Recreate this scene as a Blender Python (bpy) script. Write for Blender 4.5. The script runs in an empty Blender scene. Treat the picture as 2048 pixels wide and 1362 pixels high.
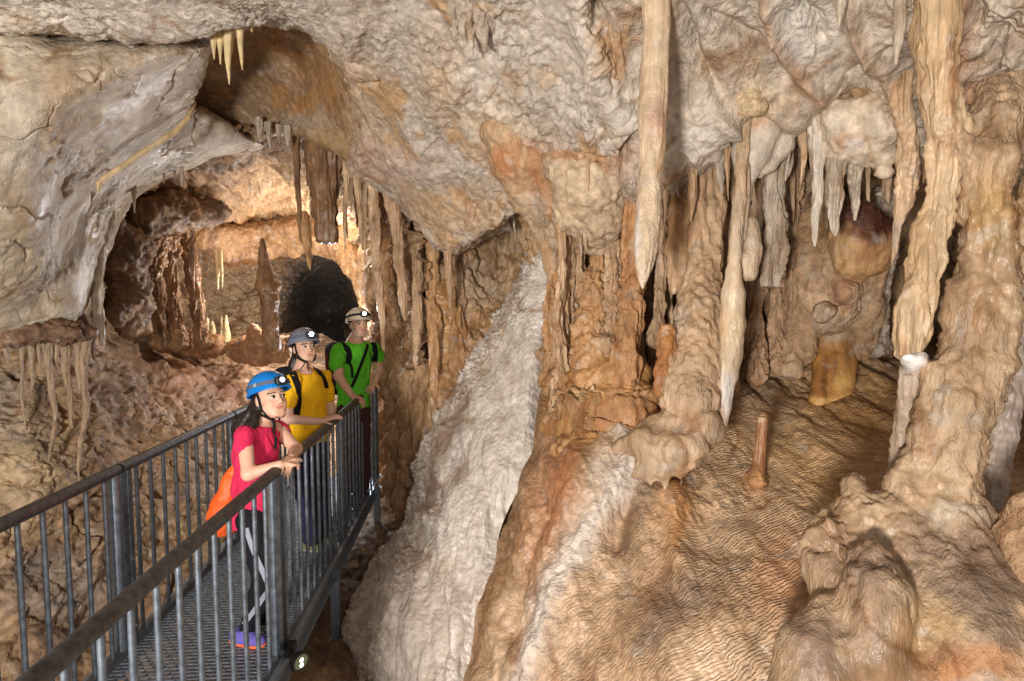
import bpy, math, random
import numpy as np
from mathutils import Vector

# ------------------------------------------------------------------ camera, world, light, exposure
C = bpy.context.scene
F = 1138.0                                    # focal length in pixels of the 2048-wide photograph (20 mm lens)
PITCH = math.radians(3.87)
CAM = np.array([0.0, 0.0, 1.92])
cd = bpy.data.cameras.new('camera'); cd.lens = 20.0; cd.sensor_width = 36.0
cd.clip_start = 0.05; cd.clip_end = 200
co = bpy.data.objects.new('camera', cd); C.collection.objects.link(co)
co.location = CAM; co.rotation_euler = (math.pi / 2 - PITCH, 0, 0)
C.camera = co
w = bpy.data.worlds.new('World'); C.world = w; w.use_nodes = True
bg = w.node_tree.nodes['Background']
bg.inputs['Color'].default_value = (1.0, 0.975, 0.96, 1); bg.inputs['Strength'].default_value = 0.29
C.view_settings.view_transform = 'Standard'; C.view_settings.look = 'None'
C.view_settings.exposure = 0.28; C.view_settings.gamma = 1.0
C.cycles.max_bounces = 6; C.cycles.diffuse_bounces = 3; C.cycles.glossy_bounces = 2
C.cycles.use_denoising = True


def W(u, v, d):
    """a point d metres in front of the camera that the photograph shows at pixel u, v (2048 wide)"""
    cx = (u - 1024) / F * d; cy = -(v - 681) / F * d
    return np.array([CAM[0] + cx, CAM[1] + d * math.cos(PITCH) + cy * math.sin(PITCH), CAM[2] - d * math.sin(PITCH) + cy * math.cos(PITCH)])


def onz(u, v, z):
    a = W(u, v, 1.0) - CAM
    return CAM + a * ((z - CAM[2]) / a[2])


def UVD(P):
    q = P - CAM
    d = q[:, 1] * math.cos(PITCH) - q[:, 2] * math.sin(PITCH)
    cy = q[:, 1] * math.sin(PITCH) + q[:, 2] * math.cos(PITCH)
    d = np.maximum(d, 0.05)
    return 1024 + F * q[:, 0] / d, 681 - F * cy / d, d


def lamp(name, kind, loc, power, color, size=0.1, target=None, angle=None, blend=0.5):
    l = bpy.data.lights.new(name, kind); l.energy = power; l.color = color
    if kind in ('POINT', 'SPOT'): l.shadow_soft_size = size
    if kind == 'AREA': l.size = size
    if angle: l.spot_size = math.radians(angle); l.spot_blend = blend
    o = bpy.data.objects.new(name, l); C.collection.objects.link(o); o.location = loc
    if target is not None:
        o.rotation_euler = (Vector(target) - Vector(loc)).to_track_quat('-Z', 'Y').to_euler()
    return o


WARM = (1.0, 0.88, 0.74); COOL = (0.86, 0.92, 1.0)
# the photographer's lamp by the walkway, left of the camera, and the lamps hidden in the far chamber and behind the columns
lamp('key_lamp', 'POINT', (-1.6, -2.2, 1.32), 1150, (1.0, 0.965, 0.935), 0.30)
lamp('fill_lamp', 'SPOT', (0.6, -1.2, 2.1), 210, (1.0, 0.95, 0.9), 0.10, (-1.45, 4.0, 1.45), 34, 0.9)  # added spot, aimed at the visitors to brighten their faces
lamp('chamber_lamp', 'POINT', tuple(W(726, 712, 7.9)), 150, (0.80, 0.88, 1.0), 0.06)
lamp('chamber_floor_lamp', 'POINT', tuple(W(541, 592, 7.5)), 46, (1.0, 0.96, 0.90), 0.05)
lamp('chamber_back_lamp', 'POINT', tuple(W(655, 462, 7.8)), 18, (1.0, 0.88, 0.70), 0.06)

# ------------------------------------------------------------------ noise
_rs = np.random.RandomState(7)
_perm = np.concatenate([_rs.permutation(256)] * 2).astype(np.int32)
_grad = _rs.normal(size=(256, 3)).astype(np.float32); _grad /= np.linalg.norm(_grad, axis=1)[:, None]


def perlin(p):
    p = np.asarray(p, np.float32)
    i = np.floor(p).astype(np.int32); f = p - i; i &= 255
    t = f * f * f * (f * (f * 6 - 15) + 10)
    out = 0
    for a in (0, 1):
        wx = t[:, 0] if a else 1 - t[:, 0]
        pa = _perm[(i[:, 0] + a) & 255]
        for b in (0, 1):
            wy = t[:, 1] if b else 1 - t[:, 1]
            pb = _perm[(pa + i[:, 1] + b) & 255]
            for c in (0, 1):
                wz = t[:, 2] if c else 1 - t[:, 2]
                g = _grad[_perm[(pb + i[:, 2] + c) & 255]]
                out = out + wx * wy * wz * ((f[:, 0] - a) * g[:, 0] + (f[:, 1] - b) * g[:, 1] + (f[:, 2] - c) * g[:, 2])
    return out * 1.6


def fbm(p, octaves=4, gain=0.5, mode='fbm'):
    p = np.asarray(p, np.float32); s = 0; a = 1.0; tot = 0
    for k in range(octaves):
        n = perlin(p + 17.3 * k)
        if mode == 'billow': n = np.abs(n) * 2 - 0.6      # rounded knobs with sharp creases (negated where used)
        if mode == 'ridge': n = 1 - 2 * np.abs(n)
        s = s + a * n; tot += a; a *= gain; p = p * 2.03
    return s / tot


def knobs(p):
    """cellular bumps: distance to the nearest scattered point, as round popcorn"""
    p = np.asarray(p, np.float32); i = np.floor(p).astype(np.int32); best = np.full(len(p), 9.0, np.float32)
    for a in (-1, 0, 1):
        for b in (-1, 0, 1):
            for c in (-1, 0, 1):
                j = i + np.array([a, b, c], np.int32)
                h = _perm[(_perm[(_perm[j[:, 0] & 255] + j[:, 1]) & 255] + j[:, 2]) & 255]
                q = j + 0.5 + 0.45 * _grad[h]
                best = np.minimum(best, ((p - q) ** 2).sum(1))
    return np.maximum(0, 1 - best * 1.6)              # 0 in the creases, 1 on top of a knob


def cracks(p, freq=2.2, width=0.035, seed=0.0):
    """thin wandering fissures: 1 on a fissure, 0 elsewhere, present only in places"""
    q = np.asarray(p, np.float32) + 0.10 * np.stack([fbm(p * 5 + seed, 3), fbm(p * 5 + 60 + seed, 3), fbm(p * 5 + 90 + seed, 3)], 1)
    n = perlin(q * freq + seed); m = sstep(0.02, 0.3, fbm(p * 1.3 + 33 + seed, 2))
    return np.exp(-(n / width) ** 2) * m


def terrace(p, freq=3.0, n=5.0, seed=0.0, oct=4):
    """broken, plated rock: flat facets that end in sharp little ledges"""
    x = fbm(p * freq + seed, oct, 0.5) * n; i = np.floor(x); return (i + sstep(0.72, 1.0, x - i)) / n


def sl(r, g, b):
    c = np.array([r, g, b], np.float32) / 255
    return np.where(c <= 0.04045, c / 12.92, ((c + 0.055) / 1.055) ** 2.4)


def sstep(a, b, x):
    t = np.clip((x - a) / (b - a), 0, 1); return t * t * (3 - 2 * t)


def polydist(U, V, pts):
    best = np.full(len(U), 1e9, np.float32); par = np.zeros(len(U), np.float32); n = len(pts) - 1
    for k in range(n):
        ax, ay = pts[k][:2]; bx, by = pts[k + 1][:2]; dx, dy = bx - ax, by - ay
        t = np.clip(((U - ax) * dx + (V - ay) * dy) / (dx * dx + dy * dy + 1e-9), 0, 1)
        dd = np.hypot(U - ax - t * dx, V - ay - t * dy)
        m = dd < best; best = np.where(m, dd, best); par = np.where(m, (k + t) / n, par)
    return best, par


# ------------------------------------------------------------------ meshes from arrays
def mesh_object(name, verts, quads, mat, parent=None, col=None, smooth=True, tris=None):
    verts = np.asarray(verts, np.float32); me = bpy.data.meshes.new(name)
    nq = 0 if quads is None else len(quads); nt = 0 if tris is None else len(tris)
    me.vertices.add(len(verts)); me.vertices.foreach_set('co', verts.ravel())
    li = []
    if nq: li.append(np.asarray(quads, np.int32).ravel())
    if nt: li.append(np.asarray(tris, np.int32).ravel())
    li = np.concatenate(li); me.loops.add(len(li)); me.loops.foreach_set('vertex_index', li)
    me.polygons.add(nq + nt)
    st = np.concatenate([np.arange(nq) * 4, nq * 4 + np.arange(nt) * 3]).astype(np.int32)
    me.polygons.foreach_set('loop_start', st)
    me.polygons.foreach_set('use_smooth', np.full(nq + nt, smooth, bool))
    me.update(calc_edges=True); me.validate()
    if col is not None:
        a = me.color_attributes.new('Col', 'FLOAT_COLOR', 'POINT')
        c4 = np.ones((len(verts), 4), np.float32); c4[:, :np.shape(col)[1]] = col
        a.data.foreach_set('color', c4.ravel())
    if mat: me.materials.append(mat)
    o = bpy.data.objects.new(name, me); C.collection.objects.link(o)
    if parent is not None: o.parent = parent
    return o


def tag(o, label=None, cat=None, group=None, kind=None):
    if label: o['label'] = label
    if cat: o['category'] = cat
    if group: o['group'] = group
    if kind: o['kind'] = kind
    return o


def empty(name, loc, label, cat, group=None, rz=0):
    o = bpy.data.objects.new(name, None); C.collection.objects.link(o)
    o.location = loc; o.rotation_euler = (0, 0, rz); o.empty_display_size = 0.1
    return tag(o, label, cat, group)


def grid_quads(n, m, wrap=False):
    i, j = np.meshgrid(np.arange(n - 1), np.arange(m if wrap else m - 1), indexing='ij'); j2 = (j + 1) % m
    return np.stack([i * m + j, i * m + j2, (i + 1) * m + j2, (i + 1) * m + j], -1).reshape(-1, 4)


def cr(a, t):
    """Catmull-Rom through the rows of a (k, ...) at parameters t in 0..k-1"""
    a = np.asarray(a, float); k = len(a)
    e = np.concatenate([[2 * a[0] - a[1]], a, [2 * a[-1] - a[-2]]])
    i = np.clip(np.floor(t).astype(int), 0, k - 2); f = t - i
    f = f.reshape(-1, *([1] * (a.ndim - 1)))
    p0, p1, p2, p3 = e[i], e[i + 1], e[i + 2], e[i + 3]
    return 0.5 * (2 * p1 + (p2 - p0) * f + (2 * p0 - 5 * p1 + 4 * p2 - p3) * f ** 2 + (3 * p1 - p0 - 3 * p2 + p3) * f ** 3)


def colourise(P, U, V, base, blobs, warp=26, grain=0.17, streak=(1, 1, 1), seed=0.0):
    """mineral staining: base tones mixed by noise, then hand-placed stains and some painted light and shade (u, v, ru, rv, colour, strength)"""
    sP = P * np.array(streak)
    n1 = fbm(sP * 1.7 + 3 + seed, 4); n2 = fbm(sP * 5.0 + 9 + seed, 4); n3 = fbm(sP * 17 + 5 + seed, 3)
    k = sstep(-0.28, 0.28, n1 * 0.7 + n2 * 0.5)[:, None]
    col = base[0] * (1 - k) + base[1] * k
    if len(base) > 2:
        k2 = sstep(0.1, 0.4, fbm(sP * 3.1 + 21 + seed, 4))[:, None]; col = col * (1 - k2) + base[2] * k2
    Uw = U + warp * (n2 * 1.6 + n1) ; Vw = V + warp * (fbm(sP * 4.0 + 31, 3) * 1.8)
    for (u, v, ru, rv, c, s) in blobs:
        q = ((Uw - u) / ru) ** 2 + ((Vw - v) / rv) ** 2
        wgt = (s * sstep(1.45, 0.35, np.sqrt(q) + 0.35 * n3))[:, None]
        col = col * (1 - wgt) + c * wgt
    vein = np.exp(-(perlin(P * np.array([2.6, 2.6, 2.0]) + 0.35 * n2[:, None] + 70 + seed) / 0.07) ** 2) * sstep(-0.1, 0.3, n1 + 0.4 * n3)
    col = col * (1 - 0.52 * vein[:, None] * np.array([0.75, 1.0, 1.2]))
    spot = sstep(0.22, 0.5, fbm(P * 9 + 55 + seed, 3))[:, None]; col = col * (1 - 0.4 * spot) + np.array([0.52, 0.46, 0.38]) * 0.4 * spot
    return np.clip(col * (1 + grain * (n3 * 1.5 + n2 * 0.8))[:, None], 0.005, 0.9).astype(np.float32)


def patch(name, ctrl, n, m, mat, disp=None, base=None, blobs=(), strokes=(), streak=(1, 1, 1), flip=False, warp=26, kind='structure', stains=(), alpha=None, world=False):
    """a sheet of rock through a grid of control points (u, v, depth), then weathered by displacement along its normals"""
    G = np.array([[p if world else W(*p) for p in row] for row in ctrl], float)
    R_, K_ = G.shape[:2]
    P = cr(G, np.linspace(0, R_ - 1, n)); P = cr(P.swapaxes(0, 1), np.linspace(0, K_ - 1, m)).swapaxes(0, 1)
    for _ in range(1):
        du = np.gradient(P, axis=0); dv = np.gradient(P, axis=1)
        N = np.cross(du, dv); N /= np.linalg.norm(N, axis=2)[:, :, None] + 1e-12
    c = P.reshape(-1, 3); N = N.reshape(-1, 3)
    if ((N * (CAM - c)).sum(1) > 0).mean() < 0.5: N = -N
    if flip: N = -N
    U, V, D = UVD(c)
    d = np.zeros(len(c), np.float32)
    if disp: d = d + disp(c, U, V)
    for s in strokes:                                   # creases and folds that the rock really has
        pts, width, amp = s[:3]; dd, par = polydist(U + 7 * fbm(c * 6, 2) * (s[3] if len(s) > 3 else 1), V + 7 * fbm(c * 6 + 40, 2) * (s[3] if len(s) > 3 else 1), pts)
        d = d + amp * np.exp(-(dd / width) ** 2) * np.clip(np.minimum(par, 1 - par) * 8 + 0.25, 0, 1)
    c2 = c + N * d[:, None]
    col = colourise(c, U, V, base, blobs, streak=streak, warp=warp)
    for pts, width, cc, s in stains:
        dd, par = polydist(U + 10 * fbm(c * 5 + 3, 3), V + 10 * fbm(c * 5 + 43, 3), pts)
        k = (s * np.exp(-(dd / width) ** 2))[:, None]; col = col * (1 - k) + cc * k
    q = grid_quads(n, m)
    o = mesh_object(name, c2, q, mat, None, col if alpha is None else np.concatenate([col, alpha(c, U, V)[:, None]], 1))
    if kind: o['kind'] = kind
    return o


# ------------------------------------------------------------------ materials
def nodes_of(name):
    m = bpy.data.materials.new(name); m.use_nodes = True
    nt = m.node_tree; return m, nt, nt.nodes, nt.links, nt.nodes['Principled BSDF']


def rock(name, rough=0.55, bump=0.5, scale=30, fine=130, wet=0.35, kind='pit', var=0.35, dist=0.024):
    m, nt, N, L, b = nodes_of(name)
    at = N.new('ShaderNodeAttribute'); at.attribute_name = 'Col'
    tc = N.new('ShaderNodeTexCoord'); src = tc.outputs['Object']
    mp = N.new('ShaderNodeMapping'); L.new(src, mp.inputs[0])
    if kind == 'streak': mp.inputs['Scale'].default_value = (1, 1, 0.3)
    n1 = N.new('ShaderNodeTexNoise'); n1.inputs['Scale'].default_value = scale; n1.inputs['Detail'].default_value = 7; n1.inputs['Roughness'].default_value = 0.62
    n2 = N.new('ShaderNodeTexNoise'); n2.inputs['Scale'].default_value = fine; n2.inputs['Detail'].default_value = 4
    vo = N.new('ShaderNodeTexVoronoi'); vo.inputs['Scale'].default_value = scale * 1.5
    for x in (n1, n2, vo): L.new(mp.outputs[0], x.inputs['Vector'])
    a1 = N.new('ShaderNodeMath'); a1.operation = 'MULTIPLY_ADD'; a1.inputs[1].default_value = 0.45
    L.new(n2.outputs['Fac'], a1.inputs[0]); L.new(n1.outputs['Fac'], a1.inputs[2])
    a2 = N.new('ShaderNodeMath'); a2.operation = 'MULTIPLY_ADD'; a2.inputs[1].default_value = -0.35 if kind == 'knob' else 0.12
    L.new(vo.outputs['Distance'], a2.inputs[0]); L.new(a1.outputs[0], a2.inputs[2])
    bm = N.new('ShaderNodeBump'); bm.inputs['Strength'].default_value = bump; bm.inputs['Distance'].default_value = dist
    L.new(a2.outputs[0], bm.inputs['Height']); last = bm
    if kind == 'ripple':                                # rimstone ripples crossing the flow
        wv = N.new('ShaderNodeTexWave'); wv.wave_type = 'BANDS'; wv.bands_direction = 'Y'; wv.wave_profile = 'SIN'
        wv.inputs['Scale'].default_value = 18.5; wv.inputs['Distortion'].default_value = 7.0; wv.inputs['Detail'].default_value = 2.0
        wv.inputs['Detail Scale'].default_value = 1.6
        mr = N.new('ShaderNodeMapping'); mr.inputs['Scale'].default_value = (0.45, 1.15, 1.15); mr.inputs['Rotation'].default_value = (0, 0, math.radians(-14))
        L.new(src, mr.inputs[0]); L.new(mr.outputs[0], wv.inputs['Vector'])
        bw = N.new('ShaderNodeBump'); bw.inputs['Strength'].default_value = 0.8; bw.inputs['Distance'].default_value = 0.0065; L.new(at.outputs['Alpha'], bw.inputs['Strength'])
        L.new(wv.outputs['Fac'], bw.inputs['Height']); L.new(bm.outputs[0], bw.inputs['Normal']); last = bw
    L.new(last.outputs[0], b.inputs['Normal'])
    # small-scale mottling of the mineral colour
    rm = N.new('ShaderNodeMapRange'); rm.inputs[1].default_value = 0.3; rm.inputs[2].default_value = 0.7
    rm.inputs[3].default_value = 1 - var; rm.inputs[4].default_value = 1 + var
    L.new(n1.outputs['Fac'], rm.inputs[0])
    mx = N.new('ShaderNodeVectorMath'); mx.operation = 'SCALE'
    L.new(at.outputs['Color'], mx.inputs[0]); L.new(rm.outputs[0], mx.inputs['Scale']); L.new(mx.outputs[0], b.inputs['Base Color'])
    # smooth wet sheets alternate with dry, grainy patches
    n3 = N.new('ShaderNodeTexNoise'); n3.inputs['Scale'].default_value = 2.6; n3.inputs['Detail'].default_value = 5; n3.inputs['Roughness'].default_value = 0.6
    mw = N.new('ShaderNodeMapping'); mw.inputs['Scale'].default_value = (1, 1, 0.55); L.new(src, mw.inputs[0]); L.new(mw.outputs[0], n3.inputs['Vector'])
    rr = N.new('ShaderNodeMapRange'); rr.inputs[1].default_value = 0.42; rr.inputs[2].default_value = 0.60
    rr.inputs[3].default_value = max(0.2, rough - 0.95 * wet); rr.inputs[4].default_value = min(0.8, rough + 0.12)
    L.new(n3.outputs['Fac'], rr.inputs[0]); L.new(rr.outputs[0], b.inputs['Roughness'])
    rb = N.new('ShaderNodeMapRange'); rb.inputs[1].default_value = 0.40; rb.inputs[2].default_value = 0.62; rb.inputs[3].default_value = 0.38 * bump; rb.inputs[4].default_value = 1.1 * bump
    L.new(n3.outputs['Fac'], rb.inputs[0]); L.new(rb.outputs[0], bm.inputs['Strength'])
    b.inputs['Specular IOR Level'].default_value = 0.45
    return m


def plain(name, col, rough=0.5, metal=0.0, bump=0.0, scale=60, var=0.0, spec=0.5, emit=None, cloth=False, stretch=(1, 1, 1)):
    m, nt, N, L, b = nodes_of(name)
    b.inputs['Roughness'].default_value = rough; b.inputs['Metallic'].default_value = metal
    b.inputs['Specular IOR Level'].default_value = spec
    b.inputs['Base Color'].default_value = (*[float(x) for x in col], 1)
    tc = N.new('ShaderNodeTexCoord'); mp = N.new('ShaderNodeMapping'); mp.inputs['Scale'].default_value = stretch
    L.new(tc.outputs['Object'], mp.inputs[0])
    if bump or var:
        n = N.new('ShaderNodeTexNoise'); n.inputs['Scale'].default_value = scale; n.inputs['Detail'].default_value = 5; L.new(mp.outputs[0], n.inputs['Vector'])
        if bump:
            bm = N.new('ShaderNodeBump'); bm.inputs['Strength'].default_value = bump; bm.inputs['Distance'].default_value = 0.01
            L.new(n.outputs['Fac'], bm.inputs['Height']); L.new(bm.outputs[0], b.inputs['Normal'])
        if var:
            r = N.new('ShaderNodeMapRange'); r.inputs[1].default_value = 0.3; r.inputs[2].default_value = 0.7; r.inputs[3].default_value = 1 - var; r.inputs[4].default_value = 1 + var
            rgb = N.new('ShaderNodeRGB'); rgb.outputs[0].default_value = (*[float(x) for x in col], 1)
            mx = N.new('ShaderNodeVectorMath'); mx.operation = 'SCALE'
            L.new(n.outputs['Fac'], r.inputs[0]); L.new(rgb.outputs[0], mx.inputs[0]); L.new(r.outputs[0], mx.inputs['Scale']); L.new(mx.outputs[0], b.inputs['Base Color'])
    if emit:
        b.inputs['Emission Color'].default_value = (*emit[0], 1); b.inputs['Emission Strength'].default_value = emit[1]
    return m


M = dict(
    wet=rock('wet_cream_calcite', 0.36, 0.75, 20, 120, 0.2, 'pit', 0.18),
    rough=rock('pitted_limestone', 0.62, 0.9, 24, 110, 0.25, 'pit', 0.36),
    knob=rock('popcorn_limestone', 0.62, 0.9, 22, 100, 0.22, 'knob', 0.34),
    smooth=rock('smooth_wet_calcite', 0.44, 0.7, 18, 90, 0.24, 'pit', 0.22),
    flow=rock('flowstone', 0.45, 1.0, 22, 100, 0.25, 'streak', 0.4),
    ripple=rock('rippled_flowstone', 0.45, 0.9, 22, 90, 0.24, 'ripple', 0.36),
    drip=rock('dripstone', 0.5, 1.0, 24, 110, 0.26, 'streak', 0.3),
    mud=rock('cave_mud', 0.75, 0.9, 16, 70, 0.15, 'pit', 0.4),
)
# ------------------------------------------------------------------ the cave itself
GREY = sl(188, 174, 158); PALE = sl(208, 195, 178); OCH = sl(176, 128, 80); RUST = sl(166, 106, 62); BROWN = sl(120, 84, 56)
DARK = sl(84, 58, 40); WHITE = sl(212, 200, 188); TAN = sl(188, 152, 112); CREAM = sl(214, 186, 146); ORANGE = sl(196, 126, 66)
PINK = sl(190, 152, 130); MUD = sl(112, 82, 60)


FLOW = W(900, 450, 4.8) - W(640, 60, 3.4); FLOW /= np.linalg.norm(FLOW)


def along_flow(p, k=0.3):
    t = (p @ FLOW)[:, None]; return p - FLOW * t * (1 - k)


def d_vault(p, U, V):
    k = sstep(800, 960, U) * sstep(560, 380, V)                       # popcorn on the right of the vault
    m = sstep(-0.22, 0.28, fbm(p * 1.5 + 7, 3)); s = along_flow(p)
    big = 0.085 * fbm(p * 1.5, 3) + 0.05 * fbm(s * 3.2 + 4, 3)
    rough = (0.012 + 0.04 * m) * fbm(p * 4.6 + 2 + 0.3 * fbm(p * 3, 2)[:, None], 4, 0.58, 'billow')
    lines = 0.02 * fbm(s * 9 + 1, 4, 0.6, 'billow') * (1 - k)
    q = p + 0.05 * np.stack([fbm(p * 6, 2), fbm(p * 6 + 30, 2), fbm(p * 6 + 70, 2)], 1)
    pop = 0.038 * (knobs(q * 12) - 0.4) + 0.022 * knobs(q * 25 + 3)
    return big + rough + lines + k * pop * (0.4 + 0.6 * sstep(-.15, .2, fbm(p * 2.4 + 7, 2))) + 0.012 * m * fbm(p * 24, 4, 0.65) - 0.045 * cracks(p, 2.0, .03) + 0.05 * terrace(s, 2.6, 5, 3) * (1 - k)


def d_bulge(p, U, V):
    s = p * np.array([1, 1, 0.35]); m = sstep(-0.05, 0.3, fbm(p * 1.7 + 11, 3))
    return 0.06 * fbm(p * 1.7 + 4, 3) + 0.013 * fbm(s * 4.4 + 0.2 * fbm(p * 3, 2)[:, None], 4, 0.5, 'billow') + (0.005 + 0.012 * m) * fbm(p * 15, 4, 0.65) + 0.014 * knobs(p * 16 + 1) * m - 0.03 * cracks(p, 2.6, .025, 5) - 0.012 * cracks(p * np.array([1, 1, .6]), 4.2, .03, 15) + 0.016 * terrace(s, 2.4, 5, 9)


def d_chamber(p, U, V):
    s = p * np.array([1, 1, 2.2])
    far = 1 - 0.75 * sstep(10.3, 11.0, p[:, 1])
    return far * (0.18 * fbm(p * 1.1 + 1, 3) + 0.15 * fbm(s * 2.2 + 3, 5, 0.56, 'billow') + 0.04 * fbm(s * 7, 4, 0.6, 'billow') - 0.08 * cracks(p, 1.6, .04, 9) + 0.16 * terrace(s, 1.5, 6, 4, 5))


def flutes(p, fx=6.0, amp=0.08, fz=0.25):
    s = p * np.array([1, 1, fz])
    q = s + 0.1 * fbm(p * 1.5 + 8, 2)[:, None]
    return amp * fbm(q * fx, 3, 0.5, 'billow')


def d_flute(p, U, V):
    return 0.10 * fbm(p * 1.4, 3) + flutes(p, 2.8, 0.2) + flutes(p + 5, 7, 0.06) + 0.045 * fbm(p * 6, 5, 0.6, 'billow') * sstep(-.2, .3, fbm(p * 1.4 + 4, 2)) - 0.035 * cracks(p * np.array([1, 1, .5]), 2.4, .05, 3) + 0.09 * terrace(p * np.array([1, 1, .6]), 2.6, 5, 5)


def d_right(p, U, V):
    return 0.10 * fbm(p * 1.9, 3) + flutes(p + 3, 3.6, 0.28, 0.2) + flutes(p + 9, 9, 0.08) + 0.06 * fbm(p * 6, 5, 0.6, 'billow') - 0.1 * cracks(p * np.array([1, 1, .4]), 2.8, .05, 3) + 0.08 * terrace(p * np.array([1, 1, .5]), 2.8, 5, 5)


def d_rceil(p, U, V):
    k = sstep(-0.1, 0.25, fbm(p * 1.9 + 12, 3)); m = sstep(-0.2, 0.2, fbm(p * 1.6 + 40, 3)); s = along_flow(p, .4)
    q = p + 0.05 * np.stack([fbm(p * 6, 2), fbm(p * 6 + 30, 2), fbm(p * 6 + 70, 2)], 1)
    return 0.13 * fbm(p * 1.8 + 5, 3) + (0.02 + 0.09 * m) * fbm(s * 3.6 + 1 + 0.3 * fbm(p * 2, 2)[:, None], 5, 0.55, 'billow') + k * (0.045 * (knobs(q * 10) - 0.3) + 0.02 * knobs(q * 23)) + 0.01 * fbm(p * 26, 3) * m - 0.07 * cracks(p, 2.2, .035, 8) + 0.07 * terrace(s, 2.4, 5, 6)


def d_cascade(p, U, V):
    e, _ = polydist(U, V, [(1075, 530), (1000, 645), (930, 762), (850, 900), (842, 1035), (795, 1125), (738, 1235), (712, 1370)])
    k = np.exp(-(e / 42) ** 2) * sstep(-.3, .2, fbm(p * 3.5, 2)); low = sstep(820, 960, V)
    s = p * np.array([1.3, 0.4, 0.4])
    return 0.07 * fbm(p * 1.8 + 6, 3) + (0.02 + 0.06 * low) * fbm(s * 3.4, 3, 0.45, 'billow') + 0.016 * (1 - .5 * low) * fbm(p * 10, 4, 0.55) + k * 0.045 * (knobs(p * 22) + knobs(p * 40) * 0.7) + 0.008 * knobs(p * 46) * sstep(-.25, .15, fbm(p * 3 + 5, 2)) + 0.006 * fbm(p * 34, 2)


def ripmask(p, U, V): return np.clip(0.06 + 0.3 * sstep(1000, 1090, V) * sstep(1020, 1100, U) + (0.46 + 0.75 * fbm(p * 3.5 + 4, 3)) * sstep(1290, 1460, U + 0.5 * (V - 900) * (V < 1000) + 40 * fbm(p * 4, 2)) * sstep(720, 800, V) * (1 - 0.55 * sstep(1100, 1250, V)), 0, 1)


def d_slope(p, U, V):
    ew, _ = polydist(U + 14 * fbm(p * 5, 2), V, [(1250, 860), (1262, 930), (1230, 990), (1180, 1060), (1125, 1130), (1085, 1210), (1055, 1310), (1040, 1370)])
    crust = np.exp(-(ew / 24) ** 2) * (0.014 + 0.03 * knobs(p * np.array([15, 9, 9]) + 0.4 * fbm(p * 6, 2)[:, None]))
    s = p * np.array([1.1, 0.4, 0.5]); rip = ripmask(p, U, V)
    return crust + (0.07 + 0.02 * (1 - rip)) * fbm(p * 1.6 + 2, 3) + (1 - 0.85 * rip) * 0.10 * fbm(s * 3.0 + 1, 4, 0.48, 'billow') + 0.012 * (1 - rip) * fbm(s * 14, 4, 0.6, 'billow') + 0.008 * fbm(p * 26, 3, .6) * sstep(-.2, .2, fbm(p * 3 + 9, 2))


def d_left(p, U, V):
    s = p * np.array([1, 1, 1.3])
    return 0.16 * fbm(p * 1.3 + 9, 3) + 0.13 * fbm(s * 2.2 + 5, 5, 0.5, 'billow') * sstep(-.3, .2, fbm(p * 1.2, 2)) + 0.035 * fbm(p * 8, 5, 0.6) - 0.1 * cracks(p * np.array([1, 1, 1.6]), 1.8, .04, 2) + 0.12 * terrace(s, 1.9, 5, 7)


vault = [
    [(-300, -300, 2.0), (-280, -150, 2.3), (-260, -60, 2.55), (-250, -10, 2.8), (-245, 20, 2.95), (-240, 0, 3.6)],
    [(-40, -300, 1.95), (0, -150, 2.3), (30, -60, 2.6), (50, 10, 2.9), (62, 66, 3.2), (66, 40, 3.9)],
    [(230, -300, 1.95), (250, -150, 2.3), (270, -60, 2.6), (282, 20, 2.95), (290, 80, 3.3), (295, 50, 4.0)],
    [(400, -300, 1.95), (410, -150, 2.3), (418, -60, 2.65), (422, 20, 3.0), (425, 76, 3.35), (425, 45, 4.0)],
    [(520, -300, 1.95), (515, -150, 2.3), (508, -60, 2.65), (503, 0, 2.95), (500, 50, 3.3), (498, 30, 4.1)],
    [(650, -300, 2.0), (635, -150, 2.35), (620, -60, 2.7), (608, 10, 3.05), (600, 62, 3.4), (592, 45, 4.2)],
    [(800, -300, 2.0), (765, -150, 2.4), (730, -40, 2.8), (695, 50, 3.2), (668, 115, 3.6), (655, 100, 4.3)],
    [(950, -300, 2.05), (900, -130, 2.5), (830, 10, 3.0), (760, 110, 3.5), (708, 190, 3.95), (690, 180, 4.5)],
    [(1080, -250, 2.15), (1020, -60, 2.65), (930, 90, 3.2), (820, 210, 3.8), (725, 270, 4.3), (705, 270, 4.8)],
    [(1150, -100, 2.5), (1090, 60, 2.9), (1000, 190, 3.5), (860, 300, 4.1), (720, 338, 4.6), (700, 330, 5.2)],
    [(1190, 50, 2.75), (1140, 160, 3.1), (1060, 270, 3.6), (930, 350, 4.2), (800, 402, 4.75), (785, 400, 5.4)],
    [(1220, 160, 2.95), (1180, 250, 3.25), (1110, 330, 3.65), (1000, 400, 4.2), (900, 500, 4.8), (890, 505, 5.4)],
    [(1270, 250, 3.1), (1230, 320, 3.35), (1170, 370, 3.65), (1090, 400, 3.95), (1020, 430, 4.4), (1020, 450, 5.2)],
]
vault = [[(c[0][0] + (70 if i > 7 else 0), c[0][1] - (50 if i > 7 else 120), c[0][2] + (.55 if i > 7 else -.12))] + c for i, c in enumerate(vault)]
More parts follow.
